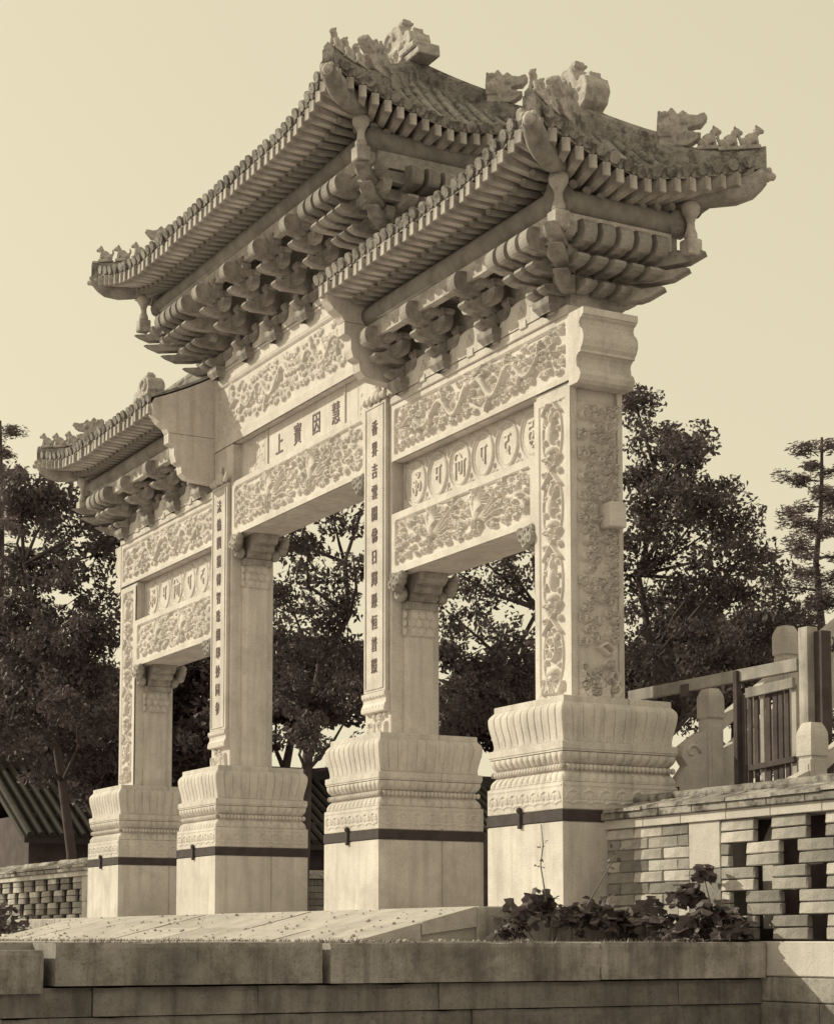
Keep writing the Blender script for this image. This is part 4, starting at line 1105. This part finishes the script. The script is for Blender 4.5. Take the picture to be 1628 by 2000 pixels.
def balustrade(label, x, ys, zb0, zt0, drum):
    B = thing('stone_balustrade', (x, ys[0], ZT), label, 'balustrade', 'stair balustrades')
    for y in ys:
        dz = (y - ys[0]) * SL; newel(B, x, y, -.25, zt0 + dz)
    for a, b in zip(ys[:-1], ys[1:]):
        za, zb = zt0 + (a - ys[0]) * SL, zt0 + (b - ys[0]) * SL; y0, y1 = a + .083, b - .083; s0, s1 = za + .083 * SL, zb - .083 * SL
        part('handrail', MB().prism([(y0, s0 - .32), (y1, s1 - .32), (y1, s1 - .43), (y0, s0 - .43)], 'x', x - .06, x + .06), 'post', B)
        part('rail_panel', MB().prism([(y0, s0 - .62), (y1, s1 - .62), (y1, s1 - 1.1), (y0, s0 - 1.1)], 'x', x - .045, x + .045), 'post', B)
        ym = (y0 + y1) / 2; zm = (s0 + s1) / 2
        part('rail_vase', MB().lathe([(.05, zm - .64), (.07, zm - .58), (.04, zm - .52), (.07, zm - .46), (.06, zm - .42)], (x, ym), 10), 'post', B, True)
    # drum-shaped foot with a scroll
    y = ys[0]; z = zt0
    poly = [(y - .083, z - .38), (y - .20, z - .43), (y - .33, z - .52), (y - .36, z - .62), (y - .30, z - .70), (y - .38, z - .80), (y - .46, z - .95), (y - .46, z - 1.6), (y - .083, z - 1.6)]
    part('drum_foot', MB().prism(poly, 'x', x - .06, x + .06), 'post', B)
    sp = MB()
    for s_ in (-1, 1): sp.tube([(x + s_ * .06, y - .25 + (.085 - .010 * k) * math.cos(k * .7), z - .58 + (.085 - .010 * k) * math.sin(k * .7)) for k in range(8)], .016, 7)
    part('drum_scroll', sp, 'post', B, True)
    return B
balustrade('weathered stone stair balustrade just behind the nearest pedestal', -.06, [1.60, 2.46, 3.4], 0, 1.945, True)
balustrade('stone stair balustrade at the right edge behind the lattice wall', 1.90, [1.08, 2.0, 3.0], 0, 1.42, True)
st = None
for k in range(16):
    m_ = MB().box(.045, 1.82, 1.25 + k * .27, 1.25 + (k + 1) * .27 + (0 if k < 15 else 6), -.27, -.12 + k * .205, .008)
    if st is None: st = tag(part('stair', m_, 'platform'), 'stone steps rising behind the lattice wall', None, kind='structure')
    else: part('step', m_, 'platform', st)
WG = thing('wooden_gate', (1.1, 1.28, ZT), 'weathered wooden picket gate closing the stair behind the lattice wall', 'gate')
def plank(nm, p0, p1, w_, t, m, par):
    p0, p1 = Vector(p0), Vector(p1); v = p1 - p0; Ln = v.length; zax = v.normalized(); yax = Vector((0, 1, 0)); xax = yax.cross(zax).normalized(); yax = zax.cross(xax)
    c = (p0 + p1) / 2; A = Matrix(((xax.x, yax.x, zax.x, c.x), (xax.y, yax.y, zax.y, c.y), (xax.z, yax.z, zax.z, c.z), (0, 0, 0, 1)))
    return part(nm, MB().obox(A, w_, t, Ln, .005), m, par)
plank('top_rail', (-.86, 1.30, 1.945), (1.50, 1.30, 1.945), .105, .05, 'wood', WG)
plank('gate_rail', (.86, 1.27, 1.78), (1.47, 1.27, 1.80), .085, .035, 'wood', WG)
plank('gate_rail', (.88, 1.27, 1.15), (1.47, 1.27, 1.18), .05, .03, 'darkwood', WG)
plank('stile', (.735, 1.27, .3), (.735, 1.27, 1.985), .055, .05, 'darkwood', WG)
rr = random.Random(9)
for k in range(9):
    x = .79 + k * .080; m_ = 'wood' if k in (3, 8) else 'darkwood'
    plank('picket', (x, 1.30 + rr.uniform(-.008, .008), .3), (x + rr.uniform(-.01, .01), 1.30, 1.82 + rr.uniform(-.05, .03)), rr.uniform(.05, .066), .018, m_, WG)
plank('gate_post', (1.56, 1.34, .2), (1.565, 1.34, 2.24), .115, .11, 'wood', WG)
plank('gate_post', (1.66, 1.40, .2), (1.67, 1.40, 2.20), .10, .10, 'darkwood', WG)
part('hinge_block', MB().box(-.06, .06, 1.265, 1.32, 1.85, 1.96, .006), 'darkwood', WG)

# ================================================================== side hall behind, low yard wall
H = thing('side_hall', (-23, 8, ZT), 'low tiled side hall seen dark beyond the archway', 'hall')
HY0, HY1, ZE, ZR, XE, XR = 1.9, 17.0, 1.62, 3.15, -21.2, -24.0
part('hall_wall', MB().box(XR - 2, XE - .7, HY0 + .3, HY1 - .3, ZT, ZE + .5), 'hallwall', H)
hb = MB().prism([(XE, ZE), (XR, ZR), (XR - 2.8, ZE), (XR - 2.8, ZE - .1), (XR, ZR - .12), (XE, ZE - .1)], 'y', HY0, HY1)
hr = part('hall_roof', hb, 'tile', H)
tube = MB().tube([(0, 0, 0), (XR - XE, 0, ZR - ZE)], .065, 8).mesh('roof_tile', 'tile')
n = int((HY1 - HY0) / .21)
for k in range(n): put('roof_tile', tube, hr, T(XE + .03, HY0 + .1 + k * .21, ZE + .05))
part('hall_ridge', MB().box(XR - .12, XR + .12, HY0, HY1, ZR - .05, ZR + .28, .03), 'tile', H)
YWALL = thing('yard_wall', (-18.6, 8, ZT), 'low dark brick yard wall glimpsed between the middle pedestals', 'wall')
rr = random.Random(4)
z = ZT
for r in range(9):
    y = 3.0 - (.3 if r % 2 else 0)
    part('course', MB().box(-18.8, -18.6 + rr.uniform(-.008, .008), 3.0, 15, z, z + .118, .008), 'kerb', YWALL); z += .125
part('coping', MB().prism([(-18.9, z), (-18.45, z), (-18.5, z + .05), (-18.68, z + .16), (-18.85, z + .05)], 'y', 3.0, 15), 'coping', YWALL)

# ================================================================== trees
def leaf_cloud(centres, radii, per, size, flat=.6, seed=0, needle=False):
    r = np.random.default_rng(seed); P = []
    for c, rad in zip(centres, radii):
        n = int(per * (rad / .3) ** 2) + 6
        d = r.normal(size=(n, 3)); d /= np.linalg.norm(d, axis=1)[:, None]; q = rad * r.random(n) ** .45
        d[:, 2] *= flat; P.append(c + d * q[:, None])
    P = np.vstack(P); n = len(P)
    a = r.normal(size=(n, 3)); a /= np.linalg.norm(a, axis=1)[:, None]; b = r.normal(size=(n, 3)); b -= a * (a * b).sum(1)[:, None]; b /= np.linalg.norm(b, axis=1)[:, None]
    if needle: a[:, 2] *= .4
    s_ = size * r.uniform(.6, 1.35, n)[:, None]; asp = .22 if needle else .5; c = np.cross(a, b) * s_ * .18
    V = np.stack([P - a * s_ * .5, P + b * s_ * asp * .5 + c * .5, P + a * s_ * .5, P - b * s_ * asp * .5 + c * .5], 1).reshape(-1, 3)
    i = np.arange(n)[:, None] * 4
    F = (i + np.array([[0, 1, 2, 3]]))
    return V, F
def leaf_mesh(name, V, F, m):
    me = bpy.data.meshes.new(name); me.vertices.add(len(V)); me.vertices.foreach_set('co', V.ravel())
    me.loops.add(F.size); me.loops.foreach_set('vertex_index', F.ravel().astype(np.int32)); me.polygons.add(len(F))
    me.polygons.foreach_set('loop_start', np.arange(0, F.size, 4, dtype=np.int32)); me.polygons.foreach_set('loop_total', np.full(len(F), 4, dtype=np.int32))
    me.update(calc_edges=True); me.validate(); me.materials.append(M[m]); return me
def tree(name, base, lobes, label, group='trees behind the archway', per=42, size=.13, m='leaf2', seed=1, trunk_r=.16, fork=.35, cl=9, crad=.30, flat=.7):
    """lobes: (x,y,z,r) crown masses; limbs run from the trunk to each lobe"""
    r = np.random.default_rng(seed); base = Vector(base); t = thing(name, base, label, 'tree', group)
    lo = [Vector(l[:3]) for l in lobes]; ctr = sum(lo, Vector()) / len(lo); top = max(lo, key=lambda v: v.z)
    fk = base.lerp(Vector((ctr.x, ctr.y, base.z)), .3); fk.z = base.z + (min(l.z for l in lo) - base.z) * fork + .3
    tr = MB(); pts = [base, base.lerp(fk, .5) + Vector((r.normal() * .06, r.normal() * .06, 0)), fk]
    # leader
    ld = [fk.lerp(top, k / 5) + Vector((r.normal() * .12, r.normal() * .12, 0)) * (1 if k < 5 else 0) for k in range(1, 6)]
    path = pts + ld; rad = [trunk_r * 1.25, trunk_r, trunk_r * .9] + [trunk_r * (.75 - .13 * k) for k in range(5)]
    tr.tube(path, rad, 9); cs = []; rs = []
    for (x, y, z, R_) in lobes:
        c = Vector((x, y, z)); s0 = min(path[2:], key=lambda p: abs(p.z - (z - R_ * 1.1)) + .2 * (p - c).length)
        mid = s0.lerp(c, .5) + Vector((r.normal() * .12, r.normal() * .12, -.1 * R_))
        tr.tube([s0, mid, c], [trunk_r * .38, trunk_r * .25, trunk_r * .1], 6)
        n = max(5, int(cl * (R_ / .6) ** 2))
        for k in range(n):
            d = Vector(r.normal(size=3)).normalized(); q = R_ * (r.random() ** .5); e = c + Vector((d.x * q, d.y * q, d.z * q * .85))
            if k % 2 == 0: tr.tube([c.lerp(e, .05), c.lerp(e, .55) + Vector((0, 0, .05)), e], [trunk_r * .13, trunk_r * .08, .008], 4, False)
            cs.append(np.array(e)); rs.append(crad * r.uniform(.6, 1.25))
    part('trunk', tr, 'bark', t, True)
    V, F = leaf_cloud(cs, rs, per, size, flat, seed); put('crown', leaf_mesh('crown', V, F, m), t)
    return t
TREES = [
    {'name': 'broadleaf_tree', 'base': (-8.71, 7.3, -0.28), 'lobes': [(-8.27, 7.61, 6.15, 0.62), (-7.76, 6.78, 5.73, 0.6), (-6.91, 7.35, 4.85, 0.43), (-7.03, 6.73, 6.32, 0.38), (-8.39, 8.34, 5.84, 0.41), (-9.09, 7.23, 7.54, 0.41), (-8.47, 6.96, 6.9, 0.48), (-8.51, 7.52, 6.76, 0.58), (-7.92, 7.8, 6.06, 0.4), (-8.65, 8.53, 5.53, 0.45), (-8.28, 8.7, 5.03, 0.41), (-6.57, 7.93, 4.04, 0.38), (-9.04, 7.27, 6.39, 0.6), (-7.06, 6.91, 5.57, 0.42), (-8.71, 7.38, 5.51, 0.66), (-7.34, 7.24, 4.84, 0.44), (-9.16, 7.38, 4.75, 0.67), (-8.22, 7.55, 4.4, 0.69), (-7.42, 7.78, 4.48, 0.53), (-8.28, 6.96, 3.71, 0.65), (-7.12, 7.14, 3.57, 0.66), (-6.99, 7.82, 3.77, 0.49), (-8.94, 7.11, 3.13, 0.51), (-8.55, 7.68, 3.27, 0.59)], 'label': 'tall broadleaf tree rising right of the nearest pillar', 'seed': 3, 'per': 95, 'size': 0.09, 'cl': 15, 'crad': 0.27, 'trunk_r': 0.085},
    {'name': 'dark_tree', 'base': (-15.49, 13.75, -0.28), 'lobes': [(-15.69, 12.54, 4.59, 1.06), (-15.96, 14.21, 4.73, 1.09), (-13.91, 13.91, 4.75, 0.85), (-15.09, 15.77, 4.83, 0.8), (-15.51, 11.83, 4.81, 0.86), (-15.22, 12.8, 5.42, 0.96), (-15.39, 14.51, 5.47, 0.89)], 'label': 'dense dark tree filling the low gap above the wooden gate rail', 'seed': 4, 'per': 60, 'size': 0.16, 'cl': 12, 'crad': 0.34},
    {'name': 'broadleaf_tree', 'base': (-12.47, 6.72, -0.28), 'lobes': [(-11.7, 5.79, 5.82, 0.36), (-11.52, 6.32, 5.76, 0.44), (-12.29, 7.46, 5.93, 0.49), (-11.46, 5.46, 5.35, 0.47), (-12.02, 7.0, 5.34, 0.53), (-12.63, 6.6, 4.91, 0.7), (-11.22, 6.59, 4.3, 0.71), (-11.42, 5.62, 3.94, 0.7), (-11.52, 6.59, 3.7, 0.75), (-12.65, 6.51, 3.34, 0.65), (-11.98, 7.25, 3.31, 0.65), (-11.67, 5.49, 4.75, 0.43)], 'label': 'leafy tree seen through the opening beside the nearest pillar', 'seed': 5, 'per': 85, 'size': 0.095, 'cl': 12, 'crad': 0.27, 'trunk_r': 0.09},
    {'name': 'dark_tree', 'base': (-19.25, 11.06, -0.28), 'lobes': [(-18.4, 9.65, 4.52, 0.99), (-18.16, 10.78, 4.77, 1.1), (-19.67, 10.98, 4.12, 1.14), (-18.67, 11.7, 4.16, 1.13)], 'label': 'dense dark tree deep behind the near side opening', 'seed': 6, 'per': 60, 'size': 0.17, 'cl': 11, 'crad': 0.36},
    {'name': 'spreading_tree', 'base': (-12.07, 3.25, -0.28), 'lobes': [(-12.61, 3.34, 5.9, 0.39), (-11.38, 3.43, 5.91, 0.45), (-12.15, 4.29, 6.23, 0.39), (-10.67, 2.68, 5.25, 0.47), (-11.48, 3.82, 5.35, 0.45), (-11.51, 2.72, 4.8, 0.59), (-12.1, 3.79, 4.75, 0.65), (-11.12, 2.58, 3.91, 0.69), (-12.18, 4.09, 4.17, 0.7), (-11.75, 3.37, 3.45, 0.75), (-12.84, 3.21, 3.33, 0.62), (-11.38, 3.78, 3.13, 0.64), (-11.63, 3.15, 2.74, 0.45), (-12.1, 4.14, 2.45, 0.35)], 'label': 'spreading tree with forked limbs seen through the middle opening', 'seed': 7, 'per': 85, 'size': 0.095, 'cl': 12, 'crad': 0.27, 'trunk_r': 0.09, 'fork': 0.8},
    {'name': 'dark_tree', 'base': (-23.13, 8.15, -0.28), 'lobes': [(-23.33, 8.21, 5.65, 0.98), (-22.91, 9.1, 5.11, 1.09), (-22.89, 7.78, 4.48, 1.07), (-21.51, 9.0, 5.26, 0.74)], 'label': 'dense dark tree deep behind the middle opening', 'seed': 8, 'per': 55, 'size': 0.18, 'cl': 10, 'crad': 0.38},
    {'name': 'broadleaf_tree', 'base': (-18.47, 2.02, -0.28), 'lobes': [(-18.42, 0.86, 7.46, 0.49), (-17.68, 1.27, 7.26, 0.52), (-17.39, 1.99, 6.93, 0.48), (-18.03, 0.84, 7.02, 0.61), (-19.07, 2.0, 7.07, 0.69), (-18.0, 2.3, 6.45, 0.54), (-18.76, 1.17, 6.2, 0.76), (-17.57, 1.71, 5.6, 0.74), (-18.97, 0.98, 5.31, 0.76), (-17.38, 1.21, 4.57, 0.82), (-16.79, 1.9, 4.8, 0.6), (-19.41, 1.22, 4.2, 0.91), (-17.02, 1.46, 3.68, 0.85), (-18.87, 2.84, 4.33, 0.55), (-19.26, 1.57, 3.2, 0.91), (-18.74, 2.33, 3.1, 0.77), (-17.68, 0.54, 3.27, 0.68)], 'label': 'big dark leafy tree at the left edge behind the far roof', 'seed': 9, 'per': 95, 'size': 0.11, 'cl': 13, 'crad': 0.3, 'trunk_r': 0.1},
    {'name': 'dark_tree', 'base': (-20.49, 4.6, -0.28), 'lobes': [(-20.59, 4.17, 4.43, 1.07), (-20.71, 5.26, 4.71, 0.99), (-20.87, 4.6, 3.5, 1.18), (-19.21, 4.86, 3.46, 0.95), (-20.1, 3.7, 3.09, 0.86), (-20.69, 5.04, 5.49, 0.69), (-19.71, 2.97, 2.84, 0.84)], 'label': 'dense dark tree filling the far side opening', 'seed': 10, 'per': 60, 'size': 0.17, 'cl': 12, 'crad': 0.36},
    {'name': 'dark_tree', 'base': (-27.65, 4.06, -0.28), 'lobes': [(-27.17, 3.38, 3.45, 1.23), (-28.16, 4.86, 3.59, 1.27), (-26.85, 3.72, 4.55, 1.34), (-28.18, 3.41, 5.82, 1.26), (-27.58, 5.12, 4.71, 1.26), (-26.8, 4.03, 5.35, 1.12), (-27.5, 3.5, 2.57, 0.9), (-26.7, 4.63, 2.56, 0.89)], 'label': 'dense dark tree low behind the left edge tree', 'seed': 11, 'per': 60, 'size': 0.19, 'cl': 11, 'crad': 0.4},
    {'name': 'shade_tree', 'base': (-21.0, -6.0, -0.28), 'lobes': [(-21.8, -6.0, 5.0, 1.0), (-20.7, -5.6, 4.2, 0.9), (-22.4, -6.6, 4.4, 0.9), (-21.2, -6.6, 5.8, 0.8), (-20.6, -6.4, 5.2, 0.8), (-23.0, -6.4, 5.6, 0.9)], 'label': 'leafy tree standing just left of the picture that shades the far wall', 'group': 'trees in front of the archway', 'seed': 31, 'per': 40, 'size': 0.16, 'cl': 7, 'crad': 0.36, 'trunk_r': 0.12}
]
for tt in TREES: tree(**tt)

def pine(name, base, top, label, lx, seed):
    r = np.random.default_rng(seed); base, top = Vector(base), Vector(top); t = thing(name, base, label, 'tree', 'trees behind the archway'); tr = MB(); h = (top - base).length
    P = [base.lerp(top, k / 8) + Vector((r.normal(), r.normal(), 0)) * .03 for k in range(9)]; tr.tube(P, [.17 - .018 * k for k in range(9)], 9); cs = []; rs = []
    for k in range(46):
        f = .22 + .76 * k / 45; p = base.lerp(top, f); an = k * 2.4 + r.normal() * .3; Ln = lx * (1.08 - f) ** .8 * r.uniform(.35, 1.2)
        e = p + Vector((math.cos(an) * Ln, math.sin(an) * Ln, Ln * r.uniform(-.25, .30))); m_ = p.lerp(e, .5) + Vector((0, 0, .05 * Ln))
        tr.tube([p, m_, e], [.045 * (1.1 - f) + .008, .025 * (1.1 - f) + .006, .006], 5)
        for q in np.linspace(.35, 1.05, 5):
            cs.append(np.array(p.lerp(e, q) + Vector((r.normal() * .08, r.normal() * .08, r.normal() * .04)))); rs.append(.32 * r.uniform(.5, 1.3) * (1.15 - .45 * f))
    part('trunk', tr, 'bark', t, True)
    V, F = leaf_cloud(cs, rs, 150, .13, .6, seed, True); put('crown', leaf_mesh('crown', V, F, 'needle'), t)
pine('pine_tree', (-15.95, 16.46, -.28), (-15.45, 16.15, 9.67), 'slender pine with open branches at the right edge', 3.0, 21)
pine('pine_tree', (-29.70, 3.77, -.28), (-28.98, 3.60, 11.63), 'narrow dark conifer tip at the left edge', 2.4, 22)


# ================================================================== foreground plants
def leafshape():
    n = 13; pts = []
    for k in range(n):
        a = -math.pi / 2 + 2 * math.pi * k / n; rr_ = .5 * (1 + .22 * math.cos(5 * (a + math.pi / 2)) + .12 * math.cos(10 * a)); 
        if k == 0: rr_ = .16
        pts.append((rr_ * math.cos(a), rr_ * math.sin(a) + .1, -.10 * abs(math.cos(a)) + .06 * math.sin(3 * a)))
    V = [(0, .05, .04)] + pts
    return MB().add(V, [(0, 1 + k, 1 + (k + 1) % n) for k in range(n)])
LEAVES = []
for q in range(4):
    mb = leafshape(); V = mb.v[0].copy(); rg = np.random.default_rng(q); V[:, 2] += -.35 * (V[:, 1] - .1) ** 2 * (1 + q * .5) + rg.normal(size=len(V)) * .035; V[:, 0] *= .8 + .12 * q; mb.v[0] = V; LEAVES.append(mb.mesh('leaf', 'leaf'))
LEAF = LEAVES[0]
def vine(name, base, label, spots, seed, smin=.10, smax=.19):
    r = random.Random(seed); t = thing(name, base, label, 'plant')
    for (x, y, z, R_, n) in spots:
        sm = MB(); c = Vector((x, y, z)); sb = Vector((c.x + r.uniform(-.1, .1), c.y + r.uniform(-.1, .1), ZT)); sm.tube([sb, sb.lerp(c, .5) + Vector((r.uniform(-.04, .04), r.uniform(-.04, .04), .03)), c], [.007, .006, .004], 5)
        for k in range(n):
            d = Vector((r.gauss(0, 1), r.gauss(0, 1), r.gauss(0, .8))).normalized() * R_ * r.random() ** .5; p = c + d
            if p.z < ZT + .03: p.z = ZT + .03 + r.random() * .05
            sm.tube([c, p], .0035, 4, False)
            W = Matrix.Translation(p) @ Matrix.Rotation(r.uniform(0, 6.28), 4, 'Z') @ Matrix.Rotation(r.gauss(.5, .55), 4, 'X') @ Matrix.Scale(r.uniform(smin, smax), 4)
            put('leaf', r.choice(LEAVES), t, W)
        part('stem', sm, 'stem', t, True)
    return t
vine('leafy_vine', (1.00, -.1, ZT), 'dark broad-leaved vine sprawling in front of the lattice wall', [(0.5, -0.517, 0.021, 0.13, 22), (0.52, -0.77, -0.103, 0.15, 22), (0.5, -0.275, -0.12, 0.17, 26), (0.5, 0.022, -0.078, 0.17, 26), (0.6, -0.937, -0.212, 0.12, 14), (0.5, 0.298, -0.139, 0.17, 26), (1.124, 0.18, -0.103, 0.19, 28), (1.441, 0.22, 0.072, 0.15, 26), (1.541, 0.28, 0.248, 0.08, 12), (1.79, 0.22, -0.109, 0.18, 28), (1.601, 0.12, -0.205, 0.19, 28), (0.6, 0.433, -0.014, 0.1, 10), (1.936, 0.25, -0.187, 0.12, 14)], 5, .085, .165)
vine('low_bush', (-10.68, -1.5, ZT), 'small dark bush on the terrace at the left edge', [(-10.679, -1.5, -0.038, 0.3, 22), (-9.798, -1.6, -0.141, 0.25, 14), (-11.143, -1.5, 0.099, 0.25, 14), (-11.845, -1.5, -0.029, 0.3, 14)], 6, .12, .24)


# thin dead stems rising from the vine
def twig(base, pts, label):
    t = thing('dry_stem', base, label, 'plant'); mb = MB(); mb.tube([base] + pts, [.007] + [.006 - .0008 * k for k in range(len(pts))], 6); P = [Vector(base)] + [Vector(p) for p in pts]
    part('stem', mb, 'stem', t, True); r = random.Random(len(label))
    for k in range(12):
        i = r.randrange(len(P) // 2, len(P)); p = P[i] + Vector((r.uniform(-.05, .05), r.uniform(-.05, .05), r.uniform(-.04, .04)))
        put('leaf', LEAF, t, Matrix.Translation(p) @ Matrix.Rotation(r.uniform(0, 6), 4, 'Z') @ Matrix.Rotation(r.uniform(0, 2), 4, 'X') @ Matrix.Scale(r.uniform(.025, .045), 4))
twig((0.598, -0.55, 0.039), [(0.476, -0.5, 0.205), (0.407, -0.48, 0.331), (0.447, -0.48, 0.494), (0.403, -0.47, 0.661)], 'thin upright dry stem against the nearest pedestal face')
twig((0.798, -0.3, -0.002), [(0.914, -0.28, 0.137), (1.029, -0.26, 0.274), (1.121, -0.25, 0.371), (1.157, -0.24, 0.469)], 'slanting pale dry stem leaning right of the nearest pedestal')


# short dry grass along the kerb and the foot of the ramp
gr = np.random.default_rng(8); V = []; F = []
def blades(n, fx, fy, fz, h):
    for _ in range(n):
        x, y, z = fx(), fy(), None; z = fz(x, y); a = gr.uniform(0, 6.28); hh = h * gr.uniform(.3, 1.2); dx, dy = math.cos(a) * .006, math.sin(a) * .006; lx_, ly_ = gr.normal() * .5 * hh, gr.normal() * .5 * hh; k = len(V)
        V.extend([(x - dx, y - dy, z), (x + dx, y + dy, z), (x + lx_, y + ly_, z + hh)]); F.append((k, k + 1, k + 2))
clus = [(gr.uniform(-9, 1.5), gr.uniform(-2.6, -2.15)) for _ in range(60)]
def cl_(): 
    global _c; _c = clus[gr.integers(len(clus))]; return _c[0] + gr.normal() * .12
blades(1100, cl_, lambda: _c[1] + gr.normal() * .06, lambda x, y: ZT - .01, .035)
ck = [gr.uniform(-5.2, .3) for _ in range(12)]
blades(420, lambda: gr.uniform(1.4, 2.0), lambda: ck[gr.integers(len(ck))] + gr.normal() * .10, lambda x, y: ZT - .012, .038)
me = bpy.data.meshes.new('grass'); me.from_pydata(V, [], F); me.materials.append(M['grass'])
tag(put('grass', me), 'short dry grass along the kerb and ramp foot', 'grass', kind='stuff')

# grit and small stones on the ramp and terrace
pg = np.random.default_rng(17); pb = MB()
def slope(x, y): return (ZT + (y - RY) / (PYF - RY) * (-ZT)) if RX0 < x < RX1 and RY < y < PYF else ZT
for _ in range(420):
    x, y = pg.uniform(-9.4, 1.9), pg.uniform(-3.2, -1.05)
    if x > RX1 and y > -1.2: continue
    q = pg.uniform(.006, .022); pb.ball((x, y, slope(x, y) + q * .25), q, 6, 4, (1, pg.uniform(.6, 1), .6))
tag(part('gravel', pb, 'paving'), 'loose grit and small stones on the ramp and terrace', 'gravel', kind='stuff')
